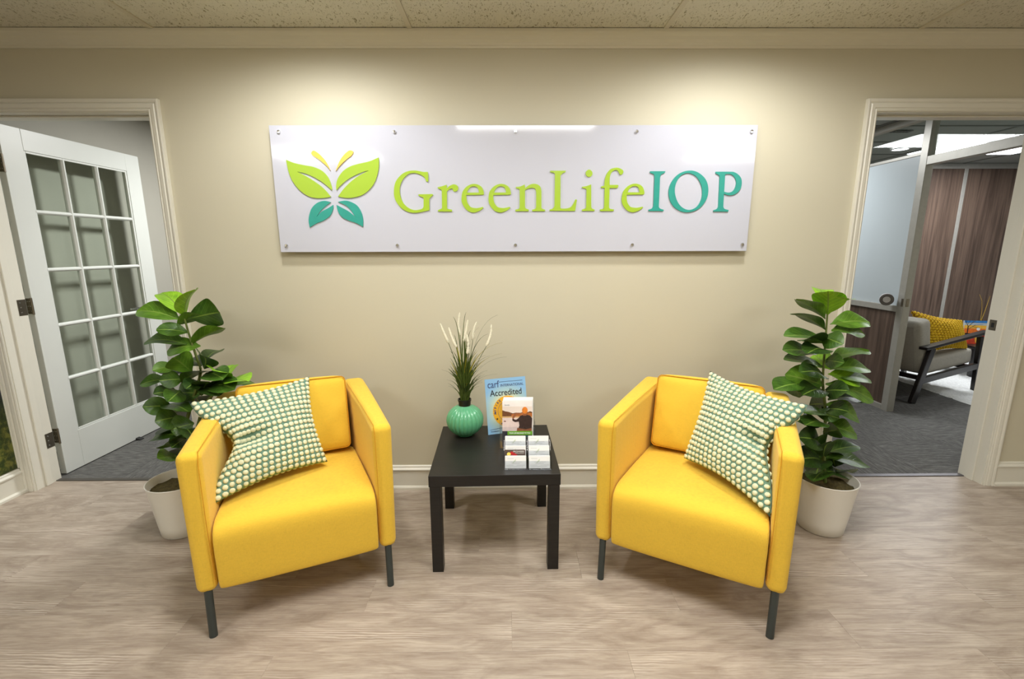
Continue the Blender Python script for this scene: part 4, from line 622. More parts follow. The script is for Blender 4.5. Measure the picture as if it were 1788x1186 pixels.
def make_armchair(loc, rz, label, group):
    t = empty('armchair', loc, rz, label, 'armchair', group)
    zb, zt0, zt1 = .168, .703, .712
    for s in (-1, 1):
        def X(a): return s*a
        secs = []
        # front face -> back, outlines in plan: outer/inner pair at stations of y
        st = [(-.372, .354, .284), (-.10, .347, .272), (.16, .339, .250), (.365, .330, .232)]
        for (yy, xo, xi) in st:
            f = (yy+.372)/.737; zt = zt0+(zt1-zt0)*f; yb = yy+(.010 if yy < -.3 else (-.045 if yy > .3 else 0))
            secs.append([(X(xo-.004), yb, zb), (X(xi), yb, zb), (X(xi-.006), yy, zt), (X(xo), yy, zt)])
        o = seg_box('armrest', secs, 'yellow', t, .027, 6)
        # top stitched seam along the inner edge
        tube('seam', [(X(.286), -.365, .22), (X(.2868), -.3745, .45), (X(.2865), -.374, .66), (X(.286), -.355, .7025), (X(.270), -.10, .7075), (X(.250), .16, .7105), (X(.240), .27, .712)], .0012, 'piping', o, 6)
    box('back_panel', -.236, .236, .275, .362, .172, .711, 'yellow', t, bevel=.02, seg=5)
    # seat: profile in y,z with rounded front, narrowing towards the back
    prof = [(.276, .17), (-.352, .170), (-.366, .178), (-.371, .20), (-.3765, .34), (-.377, .372), (-.370, .398), (-.352, .416), (-.325, .426), (-.28, .430), (-.1, .424), (.1, .413), (.276, .405)]
    bm = bmesh.new(); cols = []
    us = [-1, -.97, -.85, -.6, -.3, 0, .3, .6, .85, .97, 1]
    for u in us:
        col = []
        for (yy, zz) in prof:
            f = (yy+.372)/.65; hw = .2825+(.243-.2825)*min(1, max(0, f)); k = 1-abs(u)**4
            dz = .010*k if zz > .38 else 0; dy = -.006*k if yy < -.35 else 0
            e = .006 if abs(u) == 1 else 0
            zz2 = zz-e if zz > .3 else zz+e; yy2 = yy+e if yy < -.3 else yy
            col.append(bm.verts.new((u*hw, yy2+dy, zz2+dz)))
        cols.append(col)
    n = len(prof)
    for a, b in zip(cols, cols[1:]):
        for k in range(n): bm.faces.new((a[k], a[(k+1) % n], b[(k+1) % n], b[k]))
    bm.faces.new(cols[0][::-1]); bm.faces.new(cols[-1])
    o = link('seat', bm_mesh(bm), 'yellow', t, smooth=True); s = o.modifiers.new('s', 'SUBSURF'); s.levels = 1; s.render_levels = 2
    # loose back cushion with seams
    cu = soft_box('back_cushion', 0, .182, .598, .462, .125, .345, 'yellow', t, r=.026, bulge=(0, .016, .006), n=12, rot=math.radians(-14), noise=.0022)
    M_ = Matrix.Translation((0, .182, .598)) @ Matrix.Rotation(math.radians(-14), 4, 'X')
    w2, d2, h2, r_ = .231, .0625, .1725, .026
    for sy in (-1, 1):
        pts = []
        for (a, b) in ((-1, -1), (1, -1), (1, 1), (-1, 1)):
            ca, cb = a*(w2-r_), b*(h2-r_)
            base_a = math.atan2(b, a)
            for k in range(5):
                th = base_a-math.pi/4+k*math.pi/8; pts.append(M_ @ Vector((ca+(r_-.004)*math.cos(th), sy*(d2-.0065), cb+(r_-.004)*math.sin(th))))
        pts.append(pts[0])
        tube('seam', pts, .0022, 'piping', cu, 6)
    for (x, yy) in ((-.316, -.343), (.316, -.343), (-.30, .30), (.30, .30)):
        sx = 1 if x > 0 else -1; dy = -.022 if yy < 0 else .02
        tube('leg', [(x-.0*sx, yy, .178), (x-.002*sx, yy+dy, .0)], .0135, 'black_metal', t, 20)
    return t
chL = make_armchair((-.929, -.588, 0), .413, 'yellow fabric tub armchair on black metal legs, beside the open glazed door', 'yellow armchairs beside the coffee table')
chR = make_armchair((.836, -.601, 0), -.509, 'yellow fabric tub armchair on black metal legs, nearest the office with wood walls', 'yellow armchairs beside the coffee table')

# ------------------------------------------------------------------ tufted cushions
def cushion(name, Q, label, cat, group, n, thick, tuft, base, tmat, dent=None, sag=.035, flip=False, roundness=.45, ring=2, tr=(.0097, .0093, .0064), pull=None):
    TL, TRc, BRc, BL = [Vector(q) for q in Q]; cen = (TL+TRc+BRc+BL)/4
    root = empty(name, BL, 0, label, cat, group)
    N = ((TRc-BL).cross(TL-BRc)).normalized()
    camd = Vector((0, -2.4857, 1.368))-cen
    if N.dot(camd) < 0: N = -N
    def P(u, v, side=1):     # u left-right, v bottom-top
        uu = u+sag*2*math.sin(math.pi*v)*(.5-u)*abs(2*u-1)**2; vv = v+sag*2*math.sin(math.pi*u)*(.5-v)*abs(2*v-1)**2
        if pull:
            A, v0, sv, sd, lz = pull; g0 = math.exp(-((v-v0)/sv)**2)*min(1, 5*min(v, 1-v)); e = (1-u if sd < 0 else u)**2.2; uu += -sd*A*g0*e
        p = BL*(1-uu)*(1-vv)+BRc*uu*(1-vv)+TRc*uu*vv+TL*(1-uu)*vv
        t = (max(0, math.sin(math.pi*u))*max(0, math.sin(math.pi*v)))**roundness*thick/2
        if side < 0: t *= .9
        if dent:
            for (du, dv, su, sv, amp) in dent: t -= amp*math.exp(-((u-du)/su)**2-((v-dv)/sv)**2)*(1 if side > 0 else .4)*min(1, 8*min(u, 1-u)+.0)
        return p+N*t*side-BL
    g = 44
    bm = bmesh.new(); F = [[bm.verts.new(P(i/g, j/g)) for j in range(g+1)] for i in range(g+1)]
    B = [[(F[i][j] if i in (0, g) or j in (0, g) else bm.verts.new(P(i/g, j/g, -1))) for j in range(g+1)] for i in range(g+1)]
    for i in range(g):
        for j in range(g):
            bm.faces.new((F[i][j], F[i+1][j], F[i+1][j+1], F[i][j+1]))
            bm.faces.new((B[i][j], B[i][j+1], B[i+1][j+1], B[i+1][j]))
    link('cover', bm_mesh(bm), base, root, smooth=True)
    bm = bmesh.new()
    a, b, c = tr
    for side in (1, -1):
        for i in range(n):
            for j in range(n):
                u = (i+.5)/n; v = (j+.5)/n; p = P(u, v, side); e = .004
                du = (P(min(1, u+e), v, side)-P(max(0, u-e), v, side)).normalized(); dv = (P(u, min(1, v+e), side)-P(u, max(0, v-e), side)); dv = dv.normalized()
                nn = du.cross(dv).normalized()
                if nn.dot(N)*side < 0: nn = -nn
                dv = (dv-nn*dv.dot(nn)).normalized(); du2 = (du-dv*du.dot(dv)).normalized()
                j1, j2 = random.uniform(.9, 1.1), random.uniform(.9, 1.1)
                def pt(x, y_, z): return p+du2*x*j1+dv*y_*j2+nn*z
                top = bm.verts.new(pt(random.uniform(-.001, .001), 0, c)); rings = []
                for (k, hz) in ((.62, .86), (1., .40), (.92, -.15)):
                    ring_ = []
                    for m in range(8):
                        th = 2*math.pi*m/8+math.pi/8; cx, sx_ = math.cos(th), math.sin(th); q = 1/(abs(cx)**3.2+abs(sx_)**3.2)**(1/3.2)
                        ring_.append(bm.verts.new(pt(a*k*cx*q, b*k*sx_*q, c*hz)))
                    rings.append(ring_)
                for m in range(8):
                    bm.faces.new((top, rings[0][m], rings[0][(m+1) % 8]))
                    for r0, r1 in zip(rings, rings[1:]): bm.faces.new((r0[m], r1[m], r1[(m+1) % 8], r0[(m+1) % 8]))
    o = link('tufts', bm_mesh(bm), tmat, root, smooth=True, kind='stuff')
    return root
g_ = 'sage and cream tufted cushions'
CAMP = Vector((0, -2.4857, 1.368))
def nearer(q, f): return tuple(CAMP+(Vector(q)-CAMP)*f)
QL = [nearer(D['PL'][0], .955), nearer(D['PL'][1], .95), nearer(D['PL'][2], .985), nearer(D['PL'][3], .985)]
QR = [nearer(D['PR'][0], .975), nearer(D['PR'][1], .985), nearer(D['PR'][2], .99), nearer(D['PR'][3], .985)]
cushion('tufted_cushion', QL, 'square sage green cushion with cream tufts, on the armchair beside the glazed door', 'cushion', g_, 18, .13, .01, 'green_fab', 'tuft',
        dent=[(.24, .46, .20, .06, .045), (.40, .40, .12, .05, .012)], sag=.06, pull=(.19, .50, .24, -1, 0))
cushion('tufted_cushion', QR, 'square sage green cushion with cream tufts, on the armchair nearest the office with wood walls', 'cushion', g_, 18, .13, .01, 'green_fab', 'tuft',
        dent=[(.84, .50, .15, .055, .045), (.66, .45, .10, .05, .012)], sag=.06, pull=(.16, .52, .24, 1, 0))

# ------------------------------------------------------------------ coffee table
tb = empty('coffee_table', (-.0745+.0, -.1684, 0), .0259, 'square black-brown side table between the two yellow armchairs', 'table')
a = .275
box('tabletop', -a, a, -2*a, 0, .40, .45, 'table', tb, bevel=.0018)
for (x0, y0) in ((-a, -2*a), (a-.05, -2*a), (-a, -.05), (a-.05, -.05)):
    i = .003; box('leg', x0+(i if x0 < 0 else 0), x0+.05-(0 if x0 < 0 else i), y0+(i if y0 < -.3 else 0), y0+.05-(0 if y0 < -.3 else i), 0, .40, 'table', tb, bevel=.0015)

# ------------------------------------------------------------------ ribbed vase with artificial grass
TZ = .4505; VX, VY = -.222, -.285
va = empty('ribbed_vase', (VX, VY, TZ), 0, 'round mint green ribbed ceramic vase on the black table', 'vase')
prof = [(.0, .0), (.036, 0), (.042, .003)]
for k in range(1, 20):
    th = -math.pi/2*.86+k/19*(math.pi/2*.86+math.pi/2*.80); prof.append((.0915*math.cos(th)**.92, .078+.079*math.sin(th)))
prof += [(.028, .158), (.030, .150), (.0, .146)]
lathe('body', prof, 'vase', va, 240, rib=lambda an, z: 1+.055*abs(math.sin(an*12))**.8-.035 if z > .006 and z < .152 else 1)
gr = empty('ornamental_grass', (VX, VY, TZ+.147), 0, 'artificial ornamental grass with cream plumes in a black pot, standing in the mint vase', 'plant')
lathe('pot', [(.027, 0), (.030, .002), (.031, .030), (.0335, .031), (.0335, .040), (.029, .040), (.028, .022), (0, .020)], 'black_plastic', gr, 40)
gz = Vector((VX, VY, TZ+.147))
def blade(bm, tip, wd, bow, n=10, base_r=.02):
    an = random.uniform(0, 6.28); b = Vector((base_r*random.random()*math.cos(an), base_r*random.random()*math.sin(an), .022)); tip = Vector(tip)
    side = Vector((tip.x-b.x, tip.y-b.y, 0)); ctrl = b+Vector((side.x*.18, side.y*.18, (tip.z-b.z)*(.62+bow)))
    per = Vector((-side.y, side.x, 0)); per = per.normalized() if per.length > 1e-4 else Vector((1, 0, 0))
    if random.random() < .7: per = (per*.4+Vector((.9, .2, 0))).normalized()
    L = []; R = []; Cn = []
    for k in range(n+1):
        s = k/n; p = b*(1-s)**2+ctrl*2*s*(1-s)+tip*s*s; w = wd*(1-s)**.45*(.6+.4*math.sin(math.pi*min(1, s*1.5)))+.0004
        L.append(bm.verts.new(p-per*w)); R.append(bm.verts.new(p+per*w)); Cn.append(bm.verts.new(p+Vector((0, .0012, -.0008))))
    for k in range(n):
        bm.faces.new((L[k], Cn[k], Cn[k+1], L[k+1])); bm.faces.new((Cn[k], R[k], R[k+1], Cn[k+1]))
bm = bmesh.new(); bm2 = bmesh.new()
for i, t_ in enumerate(D['SP']['bt']):
    yel = i in (6, 7, 12); blade(bm2 if yel else bm, Vector(t_)-gz, .0034, .3)
for i in range(150):
    an = random.uniform(0, 6.28); rr = random.random()**.7*.10; h = random.uniform(.14, .36)*(1-.35*rr/.085)
    blade(bm2 if i % 14 == 0 else bm, (rr*math.cos(an)+.01, rr*math.sin(an)*.8, h+.02), .0040, .15)
link('grass_blades', bm_mesh(bm), 'blade', gr, smooth=True, kind='stuff'); link('yellow_blades', bm_mesh(bm2), 'blade2', gr, smooth=True, kind='stuff')
for p0, p1 in D['SP']['sp']:
    tp = Vector(p0)-gz; bt = Vector(p1)-gz; ax = tp-bt; L = ax.length
    ben = Vector((random.uniform(-.004, .004), 0, 0)); pts = []; rad = []
    for k in range(15):
        s = k/14; pts.append(bt+ax*s+ben*math.sin(math.pi*s)*2); rad.append((.0075 if k else .003)*(1-.52*s**1.3)*(1+.10*math.sin(k*2.7)) if k < 14 else .002)
    fs = tube('flower_plume', pts, rad, 'spike', gr, 12)
    an = random.uniform(0, 6.28); st = Vector((.01*math.cos(an), .01*math.sin(an), .02)); md = st+(bt-st)*.5+Vector((0, 0, .03))
    tube('stem', [st, st*.5+md*.5+Vector((0, 0, .004)), md, md*.5+bt*.5+Vector((0, 0, .004)), bt], .0013, 'blade', fs, 6)

# ------------------------------------------------------------------ certificate, brochures, business cards
def easel(name, loc, yaw, lean, label, cat):
    o = empty(name, loc, yaw, label, cat); o.rotation_euler = (lean, 0, yaw); return o
ce = easel('accreditation_card', (-.105, -.300, TZ+.001), math.radians(17), math.radians(-13), 'tall light blue certificate card reading Accredited, behind the brochures', 'certificate')
CWd, CHt = .216, .279
box('card', 0, CWd, 0, .0022, 0, CHt, 'cert', ce)
text('lettering', 'carf', .050, .012, CHt-.045, -.0006, 'ink_blue', ce, wid=.060) 
flat_shape('printed_line', rect(.073, .200, CHt-.0195, CHt-.0175), .0006, 'ink_blue', ce, y=-.0004)
text('lettering', 'INTERNATIONAL', .0185, .080, CHt-.043, -.0006, 'ink_blue', ce, wid=.122)
text('lettering', 'Accredited', .045, .108, CHt-.088, -.0006, 'ink', ce, align='CENTER', bold=.0003, wid=.168)
seal = flat_shape('gold_seal', [[(.11+(.079 if k % 2 else .0765)*math.cos(2*math.pi*k/96), .110+(.079 if k % 2 else .0765)*math.sin(2*math.pi*k/96)) for k in range(96)]], .0006, 'gold', ce, y=-.0004)
def ringt(s, R, a0, step, size, mat):
    for i, ch in enumerate(s):
        if ch == ' ': continue
        an = math.radians(a0-step*i); m = text('lettering', ch, size, 0, 0, 0, mat, seal, align='CENTER', bold=.0004)
        m.location = (.11+R*math.cos(an), -.0012, .110+R*math.sin(an)); m.rotation_euler = (0, -(an-math.pi/2), 0)
ringt('ASPIRE to Excellence', .062, 186, 12.2, .0155, 'ink_blue')
flat_shape('printed_ring', [ell(.11, .11, .052, .052, 60)[0], ell(.11, .11, .0505, .0505, 60)[0]], .0005, 'ink_blue', seal, y=-.001)
text('lettering', 'carf', .030, .11, .100, -.0012, 'ink_blue', seal, align='CENTER')
for k in range(7):
    an = math.radians(178+k*30.5); cx, cz = .11+.066*math.cos(an), .11+.066*math.sin(an)-.004
    if k in (0, 6): pass
    st = [(cx+(.0072 if m % 2 == 0 else .003)*math.sin(math.pi*m/5), cz+(.0072 if m % 2 == 0 else .003)*math.cos(math.pi*m/5)) for m in range(10)]
    flat_shape('printed_star', [st], .0005, 'ink' if k % 2 else 'ink_blue', seal, y=-.001)
flat_shape('printed_line', [[(.012, .022), (.06, .026), (.12, .026), (.2, .022), (.2, .0235), (.12, .028), (.06, .028), (.012, .0235)]], .0005, 'ink_blue', ce, y=-.0004)
text('lettering', 'Accreditation', .008, .014, .012, -.0006, 'ink_blue', ce)
box('easel_leg', .09, .13, .002, .004, .0, .20, 'white', ce).rotation_euler = (math.radians(24), 0, 0)

HX0, HX1 = -.044, .122
ho = empty('brochure_holder', (0, -.462, TZ), 0, 'clear acrylic stand holding the brochures, behind the card rack', 'brochure holder')
box('base', HX0, HX1, 0, .085, 0, .003, 'acrylic', ho); 
bk = box('back_wall', HX0, HX1, 0, .003, 0, .20, 'acrylic', ho); bk.location = (0, .040, 0); bk.rotation_euler = (math.radians(-12), 0, 0)
fr = box('front_wall', HX0, HX1, 0, .003, 0, .10, 'acrylic', ho); fr.location = (0, .002, .0); fr.rotation_euler = (math.radians(-12), 0, 0)
for x in (HX0, HX1-.003): prism('side_wall', [(.0, 0), (.043, 0), (.070, .12), (.03, .12)], x, x+.003, 'x', 'acrylic', ho)
tube('front_lip', [(HX0, .001, .004), (HX1, .001, .004)], .0022, 'acrylic', ho, 8)
BW, BH = .1405, .216
for i in range(5):
    off = [0, .0025, .004, .005, .006][i]
    br = easel('brochure', (-.032+off, -.4555+.0045*i, TZ+.006), 0, math.radians(-12), ['brochure showing a person from behind beside water, front one in the clear stand', 'white backed brochure directly behind the front one in the clear stand', 'white backed brochure in the middle of the stack in the clear stand', 'white backed brochure second from the wall side in the clear stand', 'white backed brochure rearmost of the stack in the clear stand'][i], 'brochure')
    br['group'] = 'brochures in the clear stand'
    box('paper', 0, BW, 0, .0016 if i == 0 else .0035, 0, BH+.003*i, 'white', br)
    if i: continue
    Z = lambda f: BH*f
    def pr(name, loops, mat, y): return flat_shape(name, [[(p[0]*BW, p[1]*BH) for p in l] for l in loops], .0003, mat, br, y=y)
    pr('printed_sky', rect(0, 1, .66, 1.0), 'p_white', -.0003); pr('printed_sky', rect(0, 1, .66, .88), 'p_sky', -.0005)
    pr('printed_hills', [[(0, .66), (1, .66), (1, .76), (.93, .775), (.85, .755), (.72, .765), (.6, .74), (.45, .745), (.35, .73), (.2, .765), (.1, .775), (0, .80)]], 'p_hill', -.0007)
    pr('printed_trees', [[(.30, .66), (1, .66), (1, .735), (.9, .745), (.8, .725), (.66, .74), (.5, .715), (.38, .72), (.3, .705)]], 'p_trees', -.0009)
    pr('printed_shore', rect(0, 1, .635, .665), 'p_sand', -.0009)
    pr('printed_water', rect(0, 1, .345, .64), 'p_water', -.0007)
    pr('printed_duck', [[(.03, .555), (.08, .575), (.13, .56), (.10, .545)]], 'p_hill', -.0011)
    fg = pr('printed_figure', [[(.50, .37), (.98, .37), (.99, .50), (1, .62), (.93, .68), (.80, .705), (.72, .705), (.60, .675), (.53, .62), (.46, .59), (.40, .60), (.36, .64), (.33, .61), (.34, .57), (.42, .54), (.55, .55), (.57, .47), (.54, .41)]], 'p_shirt', -.0011)
    pr('printed_arm', [[(.35, .60), (.33, .64), (.42, .735), (.56, .745), (.57, .72), (.47, .71), (.41, .64)]], 'p_skin', -.0013)
    pr('printed_neck', rect(.69, .81, .68, .74), 'p_skin', -.0012); pr('printed_cap', ell(.755, .795, .095, .075), 'p_cap', -.0014)
    pr('printed_skirt', [[(.48, .345), (.98, .345), (.97, .41), (.80, .385), (.60, .40), (.50, .42)]], 'p_skin', -.0013)
    pr('printed_panel', rect(0, 1, 0, .345), 'p_dark', -.0013)
    pr('printed_band', rect(.17, 1, .262, .345), 'p_green', -.0016)
    text('lettering', 'YOUR LIFE BELONGS TO YOU', .0092, .58*BW, .288*BH, -.0022, 'white', br, align='CENTER', bold=.0003, wid=.10)
    text('lettering', 'LEARN MORE', .0070, .72*BW, .222*BH, -.0018, 'teal', br, align='CENTER')
    text('lettering', 'family', .010, .08*BW, .90*BH, -.0012, 'ink_gray', br)

# business card rack: 2 columns x 3 tiers
rk = empty('card_rack', (.078, -.676, TZ), 0, 'clear acrylic six-pocket rack for business cards at the front of the table', 'card holder')
box('base', -.101, .101, 0, .125, 0, .0025, 'acrylic', rk)
tiers = [(.004, 0), (.042, .030), (.080, .058)]
for (yy, zz) in tiers:
    for sx in (-1, 1):
        x0, x1 = (-.100, -.002) if sx < 0 else (.002, .100)
        p = box('pocket_front', x0, x1, 0, .002, 0, .034, 'acrylic', rk); p.location = (0, yy, zz+.002); p.rotation_euler = (math.radians(-17), 0, 0)
    box('tier_back', -.1, .1, yy+.026, yy+.028, 0, zz+.045, 'acrylic', rk)
for x in (-.101, -.001, .099): prism('divider', [(0, 0), (.125, 0), (.125, .075), (.098, .095), (.062, .060), (.040, .058), (.028, .036), (.008, .036)], x, x+.002, 'x', 'acrylic', rk)
pos = [['front left', 'front right'], ['middle left', 'middle right'], ['back left', 'back right']]
for r_i, (yy, zz) in enumerate(tiers):
    for c_i in (0, 1):
        x0 = -.0455-.049+.0 if c_i == 0 else .0055; x0 = [-.0955, .0060][c_i]
        lab = 'stack of white business cards in the %s pocket of the clear rack' % pos[r_i][c_i]
        st = empty('business_cards', (.078+x0, -.676+yy+.004, TZ+.004+zz), 0, lab, 'cards', 'business card stacks in the clear rack'); st.rotation_euler = (math.radians(-17), 0, 0)
        n = [9, 9, 6][r_i]
        for k in range(3):
            box('card', .0007*((k*7) % 3-1), .0889+.0007*((k*5) % 3-1), .0004+k*.0045, .0044+k*.0045, 0, .0508+.0005*k, 'white', st)
        for (a_, b_, s_) in ((.10, .040, .30), (.25, .026, .55), (.30, .020, .4), (.05, .013, .35), (.55, .013, .4), (.06, .007, .8)):
            flat_shape('printed_line', rect(a_*.0889, (a_+s_)*.0889, b_, b_+.0011), .0003, 'ink_gray', st, y=.0001)
        flat_shape('printed_leaf', [[(.030, .022), (.040, .034), (.046, .040), (.045, .031), (.036, .022)]], .0003, 'ink_pale', st, y=.00015)
# dark card with fruit picture behind the front left stack
dc = empty('business_card', (.078-.098, -.676+.034, TZ+.004+.018), 0, 'dark brown business card with red fruit picture, standing between white card stacks', 'card'); dc.rotation_euler = (math.radians(-17), 0, 0)
pts = [(0, 0), (.0889, 0), (.0889, .0478), (.0859, .0508), (0, .0508)]
prism('card', pts, 0, .0008, 'y', 'p_brown', dc)
text('lettering', 'PROMISES', .0085, .036, .0400, -.0004, 'white', dc, wid=.047)
flat_shape('printed_line', rect(.045, .083, .0355, .0365), .0003, 'white', dc, y=-.0003)
for (cx, cz, r, m) in ((.018, .032, .0085, 'p_yel'), (.031, .036, .008, 'p_red'), (.040, .031, .0075, 'p_red'), (.010, .036, .005, 'p_dark'), (.048, .027, .006, 'p_red')): flat_shape('printed_fruit', ell(cx, cz, r, r*.9), .0003, m, dc, y=-.0003-r*.02)

# ------------------------------------------------------------------ potted fiddle leaf figs
def make_plant(base, side, label, extra):
    P0 = Vector((base[0], base[1], 0)); t = empty('potted_fig', P0, 0, label, 'potted plant')
    h = .27
    lathe('pot', [(0, 0), (.094, 0), (.100, .004), (.108, .06), (.133, h-.012), (.1365, h-.002), (.1350, h), (.1315, h-.001), (.127, h-.02), (.118, .14), (0, .13)], 'pot', t, 64)
    bm = bmesh.new(); n = 36; rings = []
    for k in range(9):
        rr = .124*k/8+.0005; rings.append([bm.verts.new((rr*math.cos(2*math.pi*i/n), rr*math.sin(2*math.pi*i/n), h-.045+random.uniform(-.006, .006)+.012*(1-k/8))) for i in range(n)])
    for a_, b_ in zip(rings, rings[1:]):
        for i in range(n): bm.faces.new((a_[i], a_[(i+1) % n], b_[(i+1) % n], b_[i]))
    bm.faces.new(rings[0]); link('soil', bm_mesh(bm), 'soil', t, smooth=True)
    stems = [D['stems'][side]]+extra
    for s in stems:
        pts = [Vector(p)-P0 for p in s]; pts[0] = Vector((pts[0].x*.3, pts[0].y*.3, h-.05)) if pts[0].z > .1 or True else pts[0]
        dn = []
        for i in range(len(pts)-1):
            p0 = pts[max(0, i-1)]; p1 = pts[i]; p2 = pts[i+1]; p3 = pts[min(len(pts)-1, i+2)]
            for k in range(4):
                q = k/4; dn.append(.5*((2*p1)+(p2-p0)*q+(2*p0-5*p1+4*p2-p3)*q*q+(3*p1-p0-3*p2+p3)*q**3))
        dn.append(pts[-1]); m = len(dn)
        tube('stem', dn, [.009-.0055*i/m for i in range(m)], 'bark', t, 10)
    for (B, T, lat, w, colr) in D[side]:
        B = Vector(B)-P0; T = Vector(T)-P0; lat = Vector(lat).normalized(); ax = T-B; L = ax.length; a1 = ax.normalized(); lat = (lat-a1*lat.dot(a1)).normalized()
        nn = a1.cross(lat)
        if nn.z < 0: nn = -nn; 
        # leaf size is limited so that blades stay clear of one another
        bm = bmesh.new(); uvl = bm.loops.layers.uv.new('uv'); n = 12; us = [-1, -.55, -.05, .05, .55, 1]
        arch = L*random.uniform(.05, .11); wav = random.uniform(.02, .06)*w; ph = random.uniform(0, 6); cup = random.uniform(.10, .26); rows = []; tw = random.uniform(-.25, .25)
        for k in range(n+1):
            s = k/n; hw = .5*min(.135, w*1.22)*max(.02, math.sin(math.pi*min(1, s**1.35))**.62) if s > .0 else .003
            if s > .985: hw = .004
            if s < .12: hw = min(hw, .004+w*.12*s/.12)
            c = B+ax*s+nn*arch*math.sin(math.pi*s)*1.0
            lt = lat*math.cos(tw*s)+nn*math.sin(tw*s)
            row = [bm.verts.new(c+lt*hw*u+nn*(cup*hw*abs(u)+wav*abs(u)**2*math.sin(9*s+ph+(u > 0)*1.5))) for u in us]; rows.append(row)
        for k in range(n):
            for j in range(5):
                f = bm.faces.new((rows[k][j], rows[k][j+1], rows[k+1][j+1], rows[k+1][j])); f.material_index = 1 if j == 2 else 0
                for lp, (jj, kk) in zip(f.loops, ((j, k), (j+1, k), (j+1, k+1), (j, k+1))): lp[uvl].uv = (us[jj], kk/n)
        me = bpy.data.meshes.new('leaf'); bm.to_mesh(me); bm.free()
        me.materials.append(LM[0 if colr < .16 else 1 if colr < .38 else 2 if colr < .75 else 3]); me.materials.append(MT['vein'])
        link('leaf', me, None, t, smooth=True)
        tube_b = None
    return t
make_plant((-1.622, -.385), 'L', 'fiddle leaf fig in a white pot, in front of the open glazed door', [D['stem2']])
make_plant((1.556, -.405), 'R', 'fiddle leaf fig in a white pot, beside the doorway to the office with wood walls', [])

# ------------------------------------------------------------------ furniture seen in the right office
lc = empty('lounge_chair', (3.876, 1.86, 0), math.radians(110.5), 'gray upholstered lounge chair with black wooden frame in the right office', 'chair')
ba = soft_box('backrest', 0, .262, .505, .55, .165, .50, 'gray_fab', lc, r=.045, bulge=(0, .012, 0), rot=math.radians(-15))
soft_box('seat', 0, -.14, .335, .55, .74, .155, 'gray_fab', lc, r=.04, bulge=(0, 0, .01), rot=math.radians(-4))
tube('seam', [(-.225, .088, -.20), (-.225, .0875, .205), (.225, .0875, .205), (.225, .088, -.20)], .003, 'gray_fab', ba, 6).location = (0, .262, .505)
bpy.data.objects[ba.children[0].name].rotation_euler = (math.radians(-15), 0, 0)
for s in (-1, 1):
    x = s*.300
    def bar(name, p0, p1, w_, h_):
        # a flat tapered board between two points in the side plane
        d = (Vector(p1)-Vector(p0)); nrm = Vector((0, -d.z, d.y)).normalized()*h_/2
        return prism(name, [((Vector(p0)+nrm).y, (Vector(p0)+nrm).z), ((Vector(p1)+nrm).y, (Vector(p1)+nrm).z), ((Vector(p1)-nrm).y, (Vector(p1)-nrm).z), ((Vector(p0)-nrm).y, (Vector(p0)-nrm).z)], x-w_/2, x+w_/2, 'x', 'black_wood', lc, bevel=.005)
    bar('leg', (0, .395, .006), (0, .225, .50), .034, .070); bar('leg', (0, -.56, .006), (0, -.50, .55), .034, .055)
    bar('armrest', (0, .36, .503), (0, -.60, .592), .066, .026)
    bar('side_rail', (0, .32, .205), (0, -.52, .265), .032, .06)
for yy, zz in ((.28, .22), (-.48, .25)): box('cross_rail', -.29, .29, yy-.014, yy+.014, zz-.02, zz+.02, 'black_wood', lc, bevel=.003)
MC = Matrix.Translation((3.876, 1.86, 0)) @ Matrix.Rotation(math.radians(110.5), 4, 'Z')
Q = [MC @ Vector(p) for p in ((-.05, .15, .80), (-.21, -.34, .70), (-.24, -.44, .43), (-.20, .03, .43))]
cushion('tufted_cushion', Q, 'mustard yellow puffed cushion on the gray lounge chair', 'cushion', None, 15, .13, .01, 'mustard_dk', 'mustard', dent=[(.5, .98, .3, .12, .02)], sag=.05, tr=(.0150, .0122, .009))
ru = bmesh.new(); nx, ny = 60, 60
vs = [[ru.verts.new((4.10+1.9*i/nx+random.uniform(-.012, .012), 1.32+1.9*j/ny+random.uniform(-.012, .012), (.022+random.uniform(-.009, .009)) if 0 < i < nx and 0 < j < ny else .004)) for j in range(ny+1)] for i in range(nx+1)]
for i in range(nx):
    for j in range(ny): ru.faces.new((vs[i][j], vs[i+1][j], vs[i+1][j+1], vs[i][j+1]))
rg = link('shag_rug', bm_mesh(ru), 'rug', None, smooth=True); tag(rg, 'white shaggy rug on the dark carpet under the lounge chair', 'rug')
st = empty('side_table', (5.14, 2.42, .022), 0, 'low black side table behind the lounge chair, carrying a small sunset painting', 'table')
box('tabletop', -.26, .26, -.22, .22, .31, .335, 'black_wood', st, bevel=.003)
for x in (-.24, .21):
    for yy in (-.20, .17): box('leg', x, x+.03, yy, yy+.03, 0, .31, 'black_wood', st)
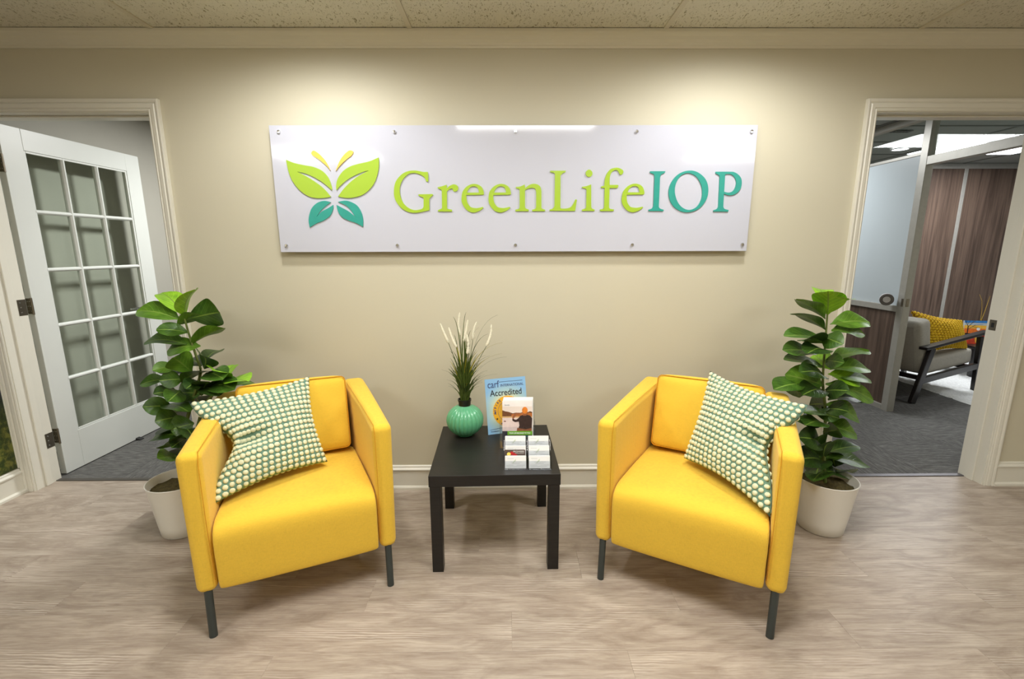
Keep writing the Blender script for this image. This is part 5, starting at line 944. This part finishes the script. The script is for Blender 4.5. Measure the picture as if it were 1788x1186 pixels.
pa = empty('sunset_painting', (5.055, 2.33, .358), 0, 'small canvas painting of a bare tree at orange sunset, on the side table', 'painting'); pa.rotation_euler = (math.radians(-8), 0, math.radians(-12))
pw, ph_ = .30, .25
box('canvas', -pw/2, pw/2, 0, .018, 0, ph_, 'white', pa)
for (z0, z1, m) in ((.90, 1, 'sky_blue'), (.80, .90, 'glaze'), (.66, .80, 'p_sun'), (.42, .66, 'orange'), (0, .42, 'p_rust')):
    flat_shape('painted_band', rect(-pw/2, pw/2, z0*ph_, z1*ph_), .001, m, pa, y=-.0008)
flat_shape('painted_hill', [[(-pw/2, .40*ph_), (pw/2, .34*ph_), (pw/2, .40*ph_), (.02, .44*ph_), (-pw/2, .46*ph_)]], .001, 'black_wood', pa, y=-.0016)
flat_shape('painted_sun', ell(-.02, .64*ph_, .016, .016), .001, 'white', pa, y=-.0016); flat_shape('painted_reflection', [[(-.04, .05*ph_), (.0, .05*ph_), (.01, .38*ph_), (-.05, .38*ph_)]], .001, 'p_sun', pa, y=-.0014)
bm = bmesh.new()
for a0, a1, r in (((-.12, .42), (-.115, .75), .004), ((-.115, .75), (-.14, .98), .0025), ((-.115, .72), (-.07, .95), .0025), ((-.115, .62), (-.05, .82), .0022), ((-.06, .80), (.02, .84), .0015), ((-.09, .86), (-.05, .99), .0015), ((-.118, .85), (-.10, .99), .0015), ((-.08, .74), (-.01, .70), .0015)):
    tube_bm(bm, [(a0[0], -.002, a0[1]*ph_), (a1[0], -.002, a1[1]*ph_)], r, 6)
link('painted_tree', bm_mesh(bm), 'black_wood', pa)
tw_ = empty('twig_vase', (5.20, 2.50, .358), 0, 'gold twig in a slim dark vase on the low table by the sunset painting', 'vase')
lathe('vase', [(.02, 0), (.032, .02), (.03, .12), (.014, .2), (.016, .23), (.010, .23), (.008, .18), (0, .17)], 'black_plastic', tw_, 24)
tube('twig', [(0, 0, .2), (-.01, 0, .34), (-.05, -.02, .45), (-.10, -.03, .52)], [.003, .0028, .0022, .0012], 'twig', tw_, 8); tube('twig', [(0, 0, .2), (.03, 0, .36), (.05, .0, .50)], [.003, .0025, .0012], 'twig', tw_, 8)
